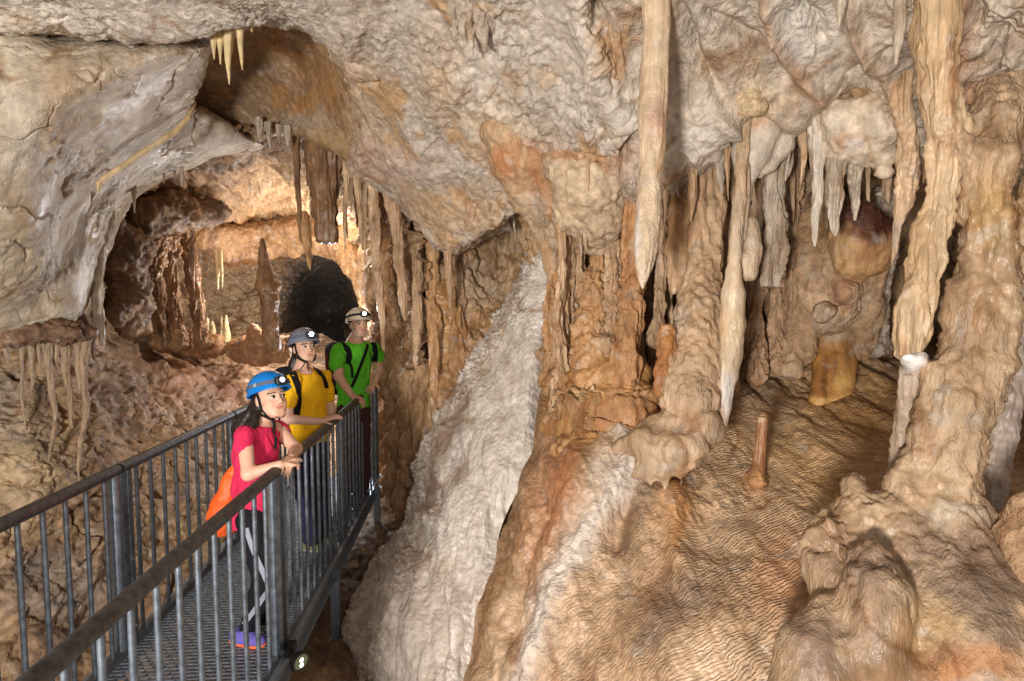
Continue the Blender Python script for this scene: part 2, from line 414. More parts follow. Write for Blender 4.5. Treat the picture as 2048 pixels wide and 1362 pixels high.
patch('cave_ceiling', vault, 620, 420, M['knob'], d_vault, (GREY, PALE, TAN), [
    (700, 230, 90, 130, TAN, .6), (620, 200, 70, 100, OCH, .7), (900, 420, 130, 60, TAN, .8), (760, 330, 130, 40, PINK, .5),
    (880, 140, 60, 120, TAN, .5), (1000, 250, 90, 60, CREAM, .6), (1060, 300, 80, 40, RUST, .45), (1130, 330, 90, 40, ORANGE, .4), (960, 330, 50, 40, WHITE, .4),
    (380, 20, 220, 40, GREY, .5), (640, 60, 120, 70, GREY, .6), (820, 60, 120, 70, GREY, .5), (1100, 120, 130, 120, GREY, .5)],
    [([(940, 120), (870, 40), (800, -40)], 14, -.03), ([(890, 310), (820, 220), (770, 130)], 16, -.03)])

bulge = [
    [(-260, 720, 4.5), (0, 690, 4.7), (150, 660, 5.0), (195, 570, 5.2), (228, 475, 5.4), (265, 408, 5.6), (350, 350, 5.8), (440, 315, 6.0), (515, 300, 6.1), (520, 300, 6.4)],
    [(-260, 700, 3.6), (0, 668, 4.0), (140, 645, 4.3), (172, 560, 4.45), (203, 465, 4.6), (243, 393, 4.75), (335, 333, 5.0), (430, 300, 5.2), (508, 284, 5.35), (520, 280, 5.9)],
    [(-260, 640, 3.4), (-30, 630, 3.75), (85, 590, 4.0), (125, 510, 4.12), (158, 432, 4.25), (214, 368, 4.42), (303, 310, 4.6), (378, 252, 4.75), (410, 225, 4.85), (420, 222, 5.4)],
    [(-260, 600, 3.3), (-60, 590, 3.55), (55, 560, 3.75), (100, 490, 3.85), (135, 420, 3.95), (205, 352, 4.1), (292, 296, 4.3), (366, 240, 4.45), (388, 212, 4.55), (384, 214, 5.2)],
    [(-260, 450, 3.0), (-80, 420, 3.15), (40, 380, 3.3), (90, 320, 3.35), (150, 270, 3.45), (230, 230, 3.55), (310, 190, 3.7), (370, 160, 3.9), (405, 145, 4.05), (402, 145, 4.8)],
    [(-260, 250, 2.9), (-100, 230, 3.0), (20, 210, 3.05), (90, 190, 3.1), (150, 170, 3.15), (230, 150, 3.25), (310, 130, 3.38), (370, 115, 3.55), (414, 112, 3.8), (408, 112, 4.5)],
    [(-260, 40, 3.1), (-100, 30, 3.15), (20, 50, 3.2), (90, 75, 3.25), (150, 85, 3.3), (230, 85, 3.35), (310, 90, 3.45), (370, 92, 3.55), (422, 90, 3.7), (418, 90, 4.3)],
    [(-260, 0, 3.8), (-100, 0, 3.8), (20, 20, 3.8), (90, 50, 3.9), (150, 60, 3.9), (230, 60, 3.9), (310, 65, 4.0), (370, 70, 4.0), (418, 75, 4.1), (418, 70, 4.5)],
]
patch('cave_wall', bulge, 420, 420, M['wet'], d_bulge, (sl(182, 165, 142), sl(202, 187, 164), sl(164, 136, 104)), [
    (120, 230, 40, 170, sl(152, 118, 82), .6), (195, 220, 22, 130, sl(154, 122, 86), .55), (250, 190, 16, 90, sl(160, 126, 86), .6), (40, 420, 50, 90, sl(160, 132, 98), .6), (330, 190, 22, 90, sl(164, 132, 92), .6), (300, 200, 60, 120, PALE, .4), (60, 550, 120, 90, sl(178, 158, 130), .6), (60, 330, 70, 70, GREY, .5)],
    streak=(1.4, 1.4, .3))

niche = [
    [(250, 60, 4.8), (380, 60, 4.4), (470, 30, 4.2), (560, 30, 4.2), (630, 40, 4.2), (690, 80, 4.1), (740, 150, 4.05)],
    [(250, 120, 5.1), (385, 120, 4.7), (460, 100, 4.7), (550, 90, 4.7), (620, 100, 4.6), (680, 130, 4.3), (735, 190, 4.2)],
    [(260, 200, 5.5), (395, 200, 5.1), (470, 180, 5.1), (545, 170, 5.0), (610, 170, 4.85), (670, 190, 4.5), (735, 240, 4.4)],
    [(300, 270, 5.8), (430, 260, 5.5), (490, 240, 5.35), (545, 225, 5.2), (600, 228, 5.0), (665, 250, 4.7), (735, 290, 4.6)],
    [(340, 330, 6.1), (470, 310, 5.8), (510, 287, 5.5), (545, 272, 5.3), (600, 272, 5.05), (680, 312, 4.85), (730, 340, 4.8)],
    [(340, 325, 6.6), (470, 305, 6.5), (510, 280, 6.4), (545, 265, 6.3), (600, 265, 6.1), (680, 305, 5.8), (730, 335, 5.6)],
]
patch('cave_ceiling', niche, 200, 240, M['smooth'], d_bulge, (sl(150, 120, 88), sl(178, 146, 108), OCH), [
    (640, 160, 50, 70, sl(180, 130, 80), .5), (520, 130, 60, 60, sl(120, 92, 66), .5), (500, 200, 60, 50, sl(150, 124, 96), .5), (590, 250, 70, 25, PALE, .4)])

ch = [(5.1, [(130, 780), (150, 600), (185, 470), (245, 372), (340, 305), (480, 258), (600, 252), (720, 312), (800, 400), (840, 500), (850, 720)]),
      (6.3, [(180, 780), (195, 620), (232, 500), (288, 410), (380, 350), (490, 320), (600, 330), (700, 380), (755, 450), (775, 560), (790, 760)]),
      (7.8, [(260, 760), (275, 620), (310, 540), (360, 470), (430, 420), (510, 395), (600, 400), (680, 430), (735, 490), (752, 590), (768, 790)]),
      (9.0, [(340, 740), (352, 640), (380, 570), (420, 520), (470, 480), (530, 462), (600, 458), (660, 470), (715, 510), (738, 600), (758, 790)]),
      (9.8, [(420, 720), (430, 650), (450, 600), (485, 562), (520, 532), (560, 508), (610, 495), (655, 500), (700, 528), (728, 605), (748, 790)]),
      (10.2, [(540, 720), (545, 665), (553, 625), (562, 590), (580, 560), (603, 535), (637, 516), (672, 518), (705, 545), (724, 612), (742, 790)]),
      (12, [(565, 720), (572, 665), (582, 628), (592, 600), (605, 575), (622, 555), (642, 545), (668, 545), (692, 565), (714, 615), (734, 770)]),
      (15, [(600, 700), (604, 665), (610, 640), (616, 620), (625, 605), (635, 595), (648, 590), (662, 590), (680, 600), (695, 625), (714, 710)]),
      (16, [(640, 660), (640, 655), (641, 650), (642, 645), (643, 640), (645, 638), (648, 637), (652, 638), (655, 642), (658, 648), (664, 662)])]
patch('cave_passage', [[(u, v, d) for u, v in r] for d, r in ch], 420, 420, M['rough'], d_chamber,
      (sl(136, 104, 72), sl(166, 132, 96), sl(108, 80, 56)), [
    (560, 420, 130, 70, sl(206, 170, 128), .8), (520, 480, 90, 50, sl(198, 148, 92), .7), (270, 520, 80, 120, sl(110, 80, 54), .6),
    (480, 590, 90, 60, sl(176, 148, 112), .7), (470, 510, 40, 40, ORANGE, .6), (640, 600, 100, 110, sl(70, 60, 52), .95)])  # last patch paints the tunnel's darkness into the rock colour

patch('cave_passage', [[(u, v, 15.6) for u in (480, 600, 680, 760, 900)] for v in (480, 580, 660, 740, 840)], 60, 60, M['rough'], None, (sl(60, 52, 46), sl(50, 44, 40)))  # dark sheet added to close the tunnel, its gloom set as colour

lw = [[(-300, 590, 4.0), (0, 600, 4.7), (100, 600, 4.8), (200, 610, 6.0), (290, 630, 8.0), (390, 650, 9.0), (490, 662, 9.4), (590, 662, 10.), (720, 682, 9.5), (850, 700, 8.6), (1000, 700, 8)],
      [(-300, 700, 3.95), (0, 700, 4.5), (100, 700, 4.65), (200, 700, 5.6), (300, 700, 7.0), (400, 700, 8.0), (500, 705, 8.4), (600, 712, 9.2), (720, 740, 8.8), (850, 760, 8.2), (1000, 760, 7.6)],
      [(-300, 800, 3.9), (0, 800, 4.3), (100, 800, 4.5), (200, 800, 5.1), (300, 780, 6.2), (400, 770, 7.0), (500, 770, 7.6), (600, 780, 8.6), (720, 800, 8.4), (850, 830, 7.8), (1000, 830, 7.2)],
      [(-300, 900, 3.8), (0, 900, 4.15), (100, 900, 4.4), (195, 900, 4.8), (300, 870, 5.7), (400, 850, 6.2), (500, 850, 7.0), (600, 860, 8.2), (720, 880, 8.1), (850, 900, 7.4), (1000, 900, 6.8)],
      [(-300, 1000, 3.75), (0, 1000, 4.0), (100, 1000, 4.3), (190, 1000, 4.6), (300, 960, 5.3), (400, 940, 5.7), (500, 940, 6.5), (600, 950, 7.6), (720, 960, 7.4), (850, 975, 6.8), (1000, 980, 6.2)],
      [(-300, 1100, 3.6), (0, 1100, 3.9), (100, 1100, 4.2), (190, 1100, 4.45), (300, 1060, 4.9), (400, 1040, 5.2), (500, 1040, 5.9), (600, 1050, 6.2), (720, 1060, 5.95), (850, 1070, 5.7), (1000, 1070, 5.4)],
      [(-300, 1250, 3.4), (0, 1250, 3.8), (100, 1250, 4.0), (190, 1250, 4.3), (300, 1200, 4.5), (400, 1200, 4.6), (500, 1200, 4.6), (600, 1210, 4.55), (720, 1215, 4.5), (850, 1220, 4.4), (1000, 1220, 4.3)],
      [(-300, 1600, 2.9), (0, 1550, 3.2), (100, 1550, 3.4), (200, 1500, 3.5), (300, 1500, 3.45), (400, 1500, 3.3), (500, 1500, 3.2), (600, 1500, 3.1), (720, 1500, 3.05), (850, 1500, 3.05), (1000, 1500, 3.0)]]
patch('cave_floor', lw, 420, 520, M['mud'], d_left, (sl(140, 110, 82), sl(168, 138, 104), sl(116, 94, 74)), [
    (50, 950, 90, 130, sl(186, 160, 124), .8), (10, 800, 50, 60, sl(170, 156, 138), .7), (150, 1080, 130, 60, sl(150, 120, 90), .6), (300, 920, 110, 60, sl(164, 130, 92), .7),
    (130, 1180, 130, 80, sl(128, 116, 106), .7), (400, 760, 130, 60, sl(134, 92, 64), .8), (260, 740, 70, 90, sl(104, 78, 52), .7), (410, 800, 30, 50, sl(130, 110, 92), .5),
    (680, 900, 70, 60, sl(190, 156, 116), .8), (730, 1180, 170, 180, sl(92, 74, 60), .7), (780, 1040, 70, 60, sl(140, 120, 98), .7)])  # first patch here paints the lit floor past the deck as pale colour

brown = [[(732, 250, 7.5), (760, 330, 6.0), (830, 380, 5.6), (890, 420, 5.5), (960, 400, 5.7), (1040, 340, 5.5), (1150, 340, 5.0)],
         [(726, 420, 7.8), (755, 440, 6.1), (838, 460, 5.6), (910, 500, 5.3), (980, 480, 5.6), (1070, 450, 5.5), (1150, 450, 5.0)],
         [(720, 560, 7.8), (752, 560, 6.2), (830, 580, 5.6), (905, 600, 5.15), (980, 590, 5.4), (1070, 560, 5.3), (1150, 560, 5.0)],
         [(732, 700, 7.8), (758, 700, 6.3), (828, 700, 5.6), (890, 700, 5.1), (960, 700, 5.0), (1040, 700, 4.9), (1140, 700, 4.7)],
         [(744, 850, 7.8), (765, 850, 6.4), (815, 850, 5.5), (875, 850, 5.0), (930, 850, 4.75), (1000, 850, 4.6), (1120, 850, 4.5)],
         [(756, 980, 7.6), (775, 980, 6.4), (812, 980, 5.4), (858, 980, 4.9), (900, 980, 4.65), (980, 980, 4.5), (1100, 980, 4.4)],
         [(780, 1120, 7.4), (800, 1120, 6.3), (830, 1120, 5.4), (860, 1120, 5.0), (900, 1120, 4.7), (980, 1120, 4.5), (1100, 1120, 4.4)]]
patch('cave_wall', brown, 420, 260, M['flow'], d_flute, (sl(162, 120, 80), sl(188, 152, 112), sl(140, 104, 72)), [
    (960, 560, 70, 50, sl(190, 168, 140), .6), (1000, 450, 60, 60, sl(150, 124, 92), .6), (880, 640, 60, 120, sl(174, 130, 80), .6), (800, 560, 40, 120, sl(150, 104, 64), .5)],
    [([(935, 520), (965, 560), (990, 590)], 10, -.06), ([(905, 470), (905, 540)], 10, -.05)], streak=(1.3, 1.3, .4))

rwu = [1030, 1130, 1220, 1320, 1420, 1520, 1620, 1720, 1800, 1860, 1950, 2100, 2300]
rwd = [[4.9, 4.9, 4.8, 4.6, 4.4, 4.2], [4.2, 4.25, 4.2, 4.1, 3.9, 3.6], [3.9, 4.05, 4.05, 4.0, 3.8, 3.4], [4.4, 4.8, 4.8, 4.7, 4.2, 3.5], [4.6, 5.1, 5.2, 5.1, 4.6, 3.6],
       [4.9, 5.6, 5.8, 5.7, 5.2, 3.8], [4.9, 5.6, 5.7, 5.6, 5.3, 4.0], [4.9, 5.5, 5.6, 5.7, 5.6, 4.3], [5, 6, 6.5, 6.5, 6.5, 5], [5, 6.2, 7, 7, 6.5, 5],
       [4.2, 4.5, 4.8, 5, 5, 4], [3.2, 3.4, 3.5, 3.6, 3.6, 3.4], [2.6, 2.7, 2.8, 2.8, 2.8, 2.8]]
patch('cave_wall', [[(u, v, d) for v, d in zip((270, 400, 520, 640, 760, 880), ds)] for u, ds in zip(rwu, rwd)], 620, 320, M['flow'], d_right,
      (sl(172, 132, 92), sl(200, 166, 128), sl(150, 114, 80)), [
    (1180, 600, 70, 130, sl(190, 136, 72), .7), (1160, 420, 80, 60, sl(178, 144, 106), .7), (1380, 470, 110, 90, sl(188, 132, 84), .5), (1650, 560, 80, 60, sl(190, 162, 130), .6)], streak=(1.3, 1.3, .35))

rc = [[(1040, -300, 2.2), (1080, -100, 2.6), (1110, 80, 3.1), (1120, 220, 3.5), (1130, 350, 3.9), (1140, 400, 4.5)],
      [(1200, -300, 1.98), (1210, -100, 2.36), (1215, 80, 2.78), (1215, 220, 3.08), (1220, 365, 3.45), (1222, 400, 4.2)],
      [(1290, -300, 1.95), (1295, -100, 2.35), (1300, 80, 2.75), (1300, 220, 3.05), (1295, 370, 3.35), (1300, 400, 4.1)],
      [(1400, -300, 1.9), (1400, -100, 2.3), (1400, 80, 2.65), (1405, 220, 2.95), (1410, 345, 3.2), (1412, 370, 4.0)],
      [(1500, -300, 1.9), (1500, -100, 2.25), (1500, 60, 2.6), (1500, 150, 2.8), (1500, 235, 3.05), (1505, 260, 3.9)],
      [(1600, -300, 1.85), (1600, -100, 2.2), (1600, 60, 2.5), (1600, 150, 2.75), (1600, 265, 3.05), (1600, 285, 3.9)],
      [(1700, -300, 1.82), (1700, -100, 2.15), (1700, 50, 2.45), (1700, 130, 2.65), (1700, 190, 2.9), (1700, 200, 3.8)],
      [(1800, -300, 1.8), (1800, -100, 2.1), (1800, 50, 2.35), (1800, 150, 2.55), (1800, 270, 2.85), (1800, 295, 3.7)],
      [(1900, -300, 1.75), (1900, -100, 2.0), (1900, 60, 2.2), (1900, 180, 2.4), (1900, 320, 2.7), (1900, 360, 3.5)],
      [(2050, -300, 1.65), (2050, -100, 1.9), (2050, 60, 2.05), (2050, 200, 2.2), (2050, 340, 2.4), (2050, 400, 3.1)],
      [(2300, -300, 1.5), (2300, -100, 1.7), (2300, 60, 1.85), (2300, 200, 2.0), (2300, 340, 2.2), (2300, 400, 2.8)]]
patch('cave_ceiling', rc, 620, 340, M['knob'], d_rceil, (sl(182, 164, 144), sl(206, 190, 170), sl(172, 138, 104)), [
    (1600, 60, 90, 80, sl(206, 198, 186), .7), (1390, 290, 60, 50, sl(214, 204, 190), .6), (1390, 60, 50, 90, GREY, .6), (1180, 320, 90, 50, RUST, .6), (1900, 100, 60, 120, sl(170, 124, 84), .5),
    (1480, 120, 60, 60, sl(160, 134, 106), .5), (1520, 210, 60, 40, CREAM, .6), (1700, 260, 90, 60, TAN, .6)],
    [([(1525, 0), (1548, 70), (1590, 130), (1645, 210)], 15, .06), ([(1680, -20), (1720, 80), (1790, 190), (1815, 270)], 17, .06), ([(1350, 0), (1390, 110), (1450, 190)], 14, -.07), ([(1400, 20), (1470, 60), (1535, 105)], 12, -.06),
     ([(1590, 20), (1640, 50), (1640, 90)], 14, -.05), ([(1930, 0), (1900, 90), (1930, 240)], 16, .06), ([(1985, 60), (1960, 200), (1930, 300)], 14, -.06), ([(1430, 210), (1470, 290), (1440, 340)], 14, .05)],
    stains=[([(1525, 0), (1548, 70), (1590, 130), (1645, 210)], 13, sl(176, 138, 104), .7), ([(1680, -20), (1720, 80), (1790, 190), (1815, 270)], 14, sl(172, 138, 106), .6), ([(1930, 0), (1905, 100), (1925, 220)], 14, sl(160, 104, 64), .6)])

slope = [[(1085, 700, 4.3), (1080, 790, 3.8), (1045, 920, 3.55), (1000, 1060, 3.3), (955, 1200, 3.1), (920, 1362, 2.95), (890, 1550, 2.8)],
         [(1200, 680, 4.3), (1190, 770, 3.6), (1170, 860, 3.3), (1130, 960, 3.1), (1090, 1100, 2.95), (1050, 1250, 2.75), (1010, 1580, 2.45)],
         [(1320, 690, 4.4), (1320, 760, 3.7), (1310, 840, 3.3), (1290, 930, 3.05), (1250, 1080, 2.8), (1210, 1240, 2.55), (1150, 1580, 2.2)],
         [(1420, 700, 4.4), (1430, 790, 3.7), (1430, 880, 3.25), (1420, 960, 3.0), (1390, 1080, 2.7), (1360, 1230, 2.4), (1320, 1580, 2.0)],
         [(1550, 680, 4.8), (1550, 760, 4.0), (1550, 850, 3.4), (1550, 940, 3.0), (1530, 1050, 2.65), (1510, 1200, 2.3), (1480, 1580, 1.85)],
         [(1680, 660, 5.4), (1680, 740, 4.2), (1680, 830, 3.5), (1670, 930, 3.0), (1660, 1040, 2.6), (1650, 1180, 2.2), (1650, 1580, 1.7)],
         [(1800, 640, 6.4), (1800, 720, 4.5), (1800, 820, 3.6), (1800, 920, 3.0), (1800, 1030, 2.55), (1800, 1170, 2.15), (1830, 1580, 1.6)],
         [(1950, 640, 6.4), (1950, 730, 4.4), (1950, 830, 3.5), (1960, 930, 2.9), (1970, 1040, 2.45), (1980, 1170, 2.05), (2020, 1580, 1.5)],
         [(2300, 650, 5), (2300, 740, 4.2), (2300, 830, 3.4), (2300, 930, 2.8), (2300, 1040, 2.4), (2300, 1170, 2.0), (2400, 1580, 1.4)]]
patch('flowstone_floor', slope, 620, 620, M['ripple'], d_slope, (sl(172, 138, 104), sl(202, 170, 136), sl(156, 120, 88)), [
    (1230, 960, 60, 50, sl(210, 194, 176), .6), (1160, 1060, 40, 80, sl(202, 184, 166), .5), (1080, 1200, 45, 80, sl(198, 180, 164), .5), (1640, 850, 210, 150, sl(220, 178, 126), .75), (1480, 980, 120, 70, sl(204, 168, 128), .5), (1700, 960, 90, 50, sl(206, 160, 106), .5), (1110, 960, 50, 110, sl(172, 116, 74), .7), (1060, 1100, 45, 110, sl(164, 116, 78), .7),
    (1240, 850, 50, 60, sl(200, 172, 138), .6), (1140, 830, 60, 50, sl(172, 116, 56), .8), (1350, 1000, 40, 140, sl(186, 134, 84), .5), (1430, 1080, 60, 90, sl(204, 172, 136), .6), (1310, 1220, 90, 60, sl(150, 116, 90), .5),
    (1570, 1150, 70, 100, sl(196, 138, 94), .5), (1720, 800, 90, 90, sl(190, 142, 88), .6), (1500, 800, 80, 60, sl(166, 136, 114), .6)],
    [([(1255, 880), (1262, 960), (1240, 1040), (1215, 1110)], 16, -.05), ([(1340, 940), (1352, 1060), (1370, 1180)], 26, .04), ([(1085, 1010), (1040, 1130), (1000, 1290)], 20, -.05), ([(1180, 900), (1140, 1000), (1080, 1120)], 26, .04)],
    streak=(1.2, .6, .6), alpha=ripmask, stains=[([(1250, 860), (1262, 930), (1230, 990), (1180, 1060), (1125, 1130), (1085, 1210), (1055, 1310), (1040, 1370)], 21, sl(218, 204, 190), .75),
      ([(1085, 800), (1060, 880), (1035, 970), (1005, 1080), (965, 1220), (930, 1380)], 24, sl(128, 94, 60), .8), ([(1150, 900), (1120, 1000), (1075, 1100)], 26, sl(168, 106, 66), .6),
      ([(1330, 890), (1300, 960), (1265, 1040), (1240, 1110)], 18, sl(120, 88, 62), .6), ([(1300, 1290), (1340, 1230), (1390, 1190)], 34, sl(122, 102, 86), .6), ([(1345, 960), (1360, 1020), (1352, 1090)], 16, sl(190, 132, 78), .5)])

cas = [[(1060, 470, 5.2), (1078, 470, 4.6), (1090, 470, 4.45), (1100, 470, 4.4), (1115, 480, 4.5)],
       [(1045, 545, 5.1), (1070, 548, 4.5), (1088, 545, 4.35), (1100, 545, 4.28), (1118, 545, 4.35)],
       [(980, 650, 5.2), (1018, 645, 4.5), (1055, 640, 4.25), (1088, 640, 4.15), (1118, 640, 4.35)],
       [(920, 760, 5.0), (958, 762, 4.5), (1010, 760, 4.12), (1056, 760, 3.95), (1086, 760, 4.05)],
       [(845, 900, 4.9), (882, 900, 4.4), (945, 900, 3.97), (1020, 900, 3.65), (1076, 900, 3.7)],
       [(815, 1030, 4.9), (856, 1030, 4.3), (890, 1030, 3.8), (950, 1040, 3.5), (1002, 1050, 3.47)],
       [(745, 1120, 4.75), (795, 1125, 4.2), (850, 1130, 3.7), (925, 1150, 3.35), (982, 1170, 3.22)],
       [(680, 1230, 4.6), (738, 1235, 4.05), (800, 1240, 3.6), (890, 1260, 3.2), (948, 1280, 3.1)],
       [(640, 1362, 4.3), (712, 1370, 3.8), (780, 1380, 3.4), (865, 1390, 3.05), (932, 1400, 2.98)],
       [(550, 1540, 3.9), (640, 1550, 3.5), (750, 1560, 3.15), (840, 1570, 2.85), (900, 1570, 2.8)]]
o = patch('flowstone_cascade', cas, 620, 260, M['smooth'], d_cascade, (sl(206, 193, 178), sl(220, 208, 195), sl(190, 174, 156)), [
    (890, 790, 40, 50, sl(150, 124, 104), .6), (800, 1110, 60, 50, sl(170, 150, 134), .6), (850, 1250, 150, 140, sl(190, 168, 150), .5)], kind=None, stains=[([(940, 775), (900, 860), (868, 950), (856, 1020)], 15, sl(128, 98, 76), .75), ([(1050, 560), (1000, 660), (960, 750)], 10, sl(170, 146, 124), .6)])
tag(o, 'tall white frozen cascade of flowstone running down between the brown wall and the orange slope', 'flowstone')

side = lambda x0: [[(x0 + sx, y, z) for z, sx in zz] for y, zz in [(yy, [(-1.0, .0), (.4, .1), (1.4, .25), (2.4, .15), (3.2, -.2 if x0 > 0 else .2), (3.9, -.8 if x0 > 0 else .8)]) for yy in (.3, 1.2, 2.2, 3.4, 5.0, 7.0)]]
patch('cave_wall', side(3.15), 160, 160, M['flow'], d_right, (sl(158, 118, 80), sl(182, 146, 108)), world=True)
patch('cave_wall', side(-4.7), 160, 160, M['rough'], d_left, (sl(150, 122, 92), sl(178, 154, 124)), world=True)
# ------------------------------------------------------------------ implicit shapes: smooth unions of tapered limbs, meshed by surface nets
class Field:
    def __init__(self, lo, hi, h):
        self.lo = np.asarray(lo, float); self.h = h
        self.n = np.ceil((np.asarray(hi) - self.lo) / h).astype(int) + 1
        self.d = np.full(self.n, 1.0, np.float32)

    def box(self, lo, hi):
        a = np.clip(np.floor((np.asarray(lo) - self.lo) / self.h).astype(int), 0, self.n)
        b = np.clip(np.ceil((np.asarray(hi) - self.lo) / self.h).astype(int) + 1, 0, self.n)
        ax = [(self.lo[k] + np.arange(a[k], b[k]) * self.h).astype(np.float32) for k in range(3)]
        return a, b, ax

    def apply(self, lo, hi, fn, k=0.0, op='add'):
        a, b, ax = self.box(lo, hi)
        if (b <= a).any(): return
        X, Y, Z = np.meshgrid(*ax, indexing='ij', sparse=True)
        d2 = fn(X, Y, Z).astype(np.float32)
        s = np.s_[a[0]:b[0], a[1]:b[1], a[2]:b[2]]; d1 = self.d[s]
        if op == 'add':
            if k > 0:
                h = np.clip(0.5 + 0.5 * (d1 - d2) / k, 0, 1)
                self.d[s] = d1 + (d2 - d1) * h - k * h * (1 - h)
            else: self.d[s] = np.minimum(d1, d2)
        elif op == 'sub':
            if k > 0:
                h = np.clip(0.5 - 0.5 * (d1 + d2) / k, 0, 1)
                self.d[s] = d1 + (-d2 - d1) * h + k * h * (1 - h)
            else: self.d[s] = np.maximum(d1, -d2)
        elif op == 'cut': self.d[s] = np.maximum(d1, d2)

    def cone(self, a, b, ra, rb, k=0.02, op='add', flat=None):
        a = np.asarray(a, float); b = np.asarray(b, float); r = max(ra, rb) + k + 3 * self.h
        ba = b - a; L2 = float(ba @ ba) + 1e-12

        def fn(X, Y, Z):
            t = np.clip(((X - a[0]) * ba[0] + (Y - a[1]) * ba[1] + (Z - a[2]) * ba[2]) / L2, 0, 1)
            return np.sqrt((X - a[0] - t * ba[0]) ** 2 + (Y - a[1] - t * ba[1]) ** 2 + (Z - a[2] - t * ba[2]) ** 2) - (ra + (rb - ra) * t)
        self.apply(np.minimum(a, b) - r, np.maximum(a, b) + r, fn, k, op)

    def chain(self, pts, k=0.02, op='add'):
        for p, q in zip(pts[:-1], pts[1:]): self.cone(p[0], q[0], p[1], q[1], k, op)

    def ell(self, c, r, k=0.02, op='add', R=None):
        c = np.asarray(c, float); r = np.asarray(r, float); m = r.max() + k + 3 * self.h
        Rm = np.eye(3) if R is None else np.asarray(R).T

        def fn(X, Y, Z):
            x, y, z = X - c[0], Y - c[1], Z - c[2]
            q = [Rm[i, 0] * x + Rm[i, 1] * y + Rm[i, 2] * z for i in range(3)]
            k0 = np.sqrt(sum((q[i] / r[i]) ** 2 for i in range(3))); k1 = np.sqrt(sum((q[i] / r[i] ** 2) ** 2 for i in range(3)))
            return k0 * (k0 - 1) / (k1 + 1e-6)
        self.apply(c - m, c + m, fn, k, op)

    def rbox(self, c, s, rad=0.01, k=0.0, op='add', R=None):
        c = np.asarray(c, float); s = np.asarray(s, float); m = np.linalg.norm(s) + k + 3 * self.h
        Rm = np.eye(3) if R is None else np.asarray(R).T

        def fn(X, Y, Z):
            x, y, z = X - c[0], Y - c[1], Z - c[2]
            q = [np.abs(Rm[i, 0] * x + Rm[i, 1] * y + Rm[i, 2] * z) - (s[i] - rad) for i in range(3)]
            o = np.sqrt(sum(np.maximum(t, 0) ** 2 for t in q))
            return o + np.minimum(np.maximum(np.maximum(q[0], q[1]), q[2]), 0) - rad
        self.apply(c - m, c + m, fn, k, op)

    def plane(self, p, n, k=0.0):
        """keep what lies on the side away from n"""
        p = np.asarray(p, float); n = np.asarray(n, float); n = n / np.linalg.norm(n)
        self.apply(self.lo - 1, self.lo + self.n * self.h + 1, lambda X, Y, Z: (X - p[0]) * n[0] + (Y - p[1]) * n[1] + (Z - p[2]) * n[2], k, 'cut')

    def mesh(self):
        d = self.d; n = d.shape
        d[0] = d[-1] = 1; d[:, 0] = d[:, -1] = 1; d[:, :, 0] = d[:, :, -1] = 1
        s = d < 0
        cnt = np.zeros([k - 1 for k in n], np.int8)
        for i in (0, 1):
            for j in (0, 1):
                for l in (0, 1): cnt += s[i:n[0] - 1 + i, j:n[1] - 1 + j, l:n[2] - 1 + l]
        act = np.argwhere((cnt > 0) & (cnt < 8))
        idx = np.full(cnt.shape, -1, np.int32); idx[tuple(act.T)] = np.arange(len(act))
        acc = np.zeros((len(act), 3)); num = np.zeros(len(act))
        for axis in range(3):
            o1, o2 = [k for k in range(3) if k != axis]
            for a in (0, 1):
                for b in (0, 1):
                    p = act.copy(); p[:, o1] += a; p[:, o2] += b; q = p.copy(); q[:, axis] += 1
                    v0 = d[tuple(p.T)]; v1 = d[tuple(q.T)]; m = (v0 < 0) != (v1 < 0)
                    t = np.where(m, v0 / (v0 - v1 + 1e-12), 0); pos = p.astype(float); pos[:, axis] += t
                    acc[m] += pos[m]; num[m] += 1
        V = self.lo + acc / num[:, None] * self.h
        quads = []
        for axis in range(3):
            o1, o2 = [(1, 2), (2, 0), (0, 1)][axis]
            sl0 = [slice(1, -1)] * 3; sl1 = [slice(1, -1)] * 3
            sl0[axis] = slice(0, n[axis] - 1); sl1[axis] = slice(1, n[axis])
            A, B = s[tuple(sl0)], s[tuple(sl1)]
            e = np.argwhere(A != B)
            if not len(e): continue
            flip = A[tuple(e.T)]
            for k in range(3):
                if k != axis: e[:, k] += 1
            c = []
            for (a, b) in ((0, 0), (1, 0), (1, 1), (0, 1)):
                t = e.copy(); t[:, o1] -= a; t[:, o2] -= b; c.append(idx[tuple(t.T)])
            qd = np.stack(c, 1)
            qd[~flip] = qd[~flip][:, ::-1]
            quads.append(qd)
        return V, np.concatenate(quads)


def vnormals(V, Q):
    a, b, c, e = (V[Q[:, k]] for k in range(4)); n = np.cross(c - a, e - b); N = np.zeros_like(V)
    for k in range(4): np.add.at(N, Q[:, k], n)
    return N / (np.linalg.norm(N, axis=1)[:, None] + 1e-12)


def relax(V, Q, it=2, f=0.5):
    for _ in range(it):
        S = np.zeros_like(V); n = np.zeros(len(V))
        for k in range(4):
            a, b = Q[:, k], Q[:, (k + 1) % 4]
            np.add.at(S, a, V[b]); np.add.at(S, b, V[a]); np.add.at(n, a, 1); np.add.at(n, b, 1)
        V = V + f * (S / n[:, None] - V)
    return V


def px(u, v, d, r): return (W(u, v, d), r / F * d)


def d_drip(p, U, V):
    s = p * np.array([1, 1, 0.06]) + 0.010 * fbm(p * 6, 2)[:, None]
    return 0.022 * fbm(s * 15, 3, 0.5, 'billow') + 0.010 * fbm(s * 38 + 5, 2, 0.5, 'billow') + 0.008 * fbm(p * 11 + 4, 4, 0.6) + 0.008 * knobs(p * 38) * sstep(0.0, .3, fbm(p * 5, 2))


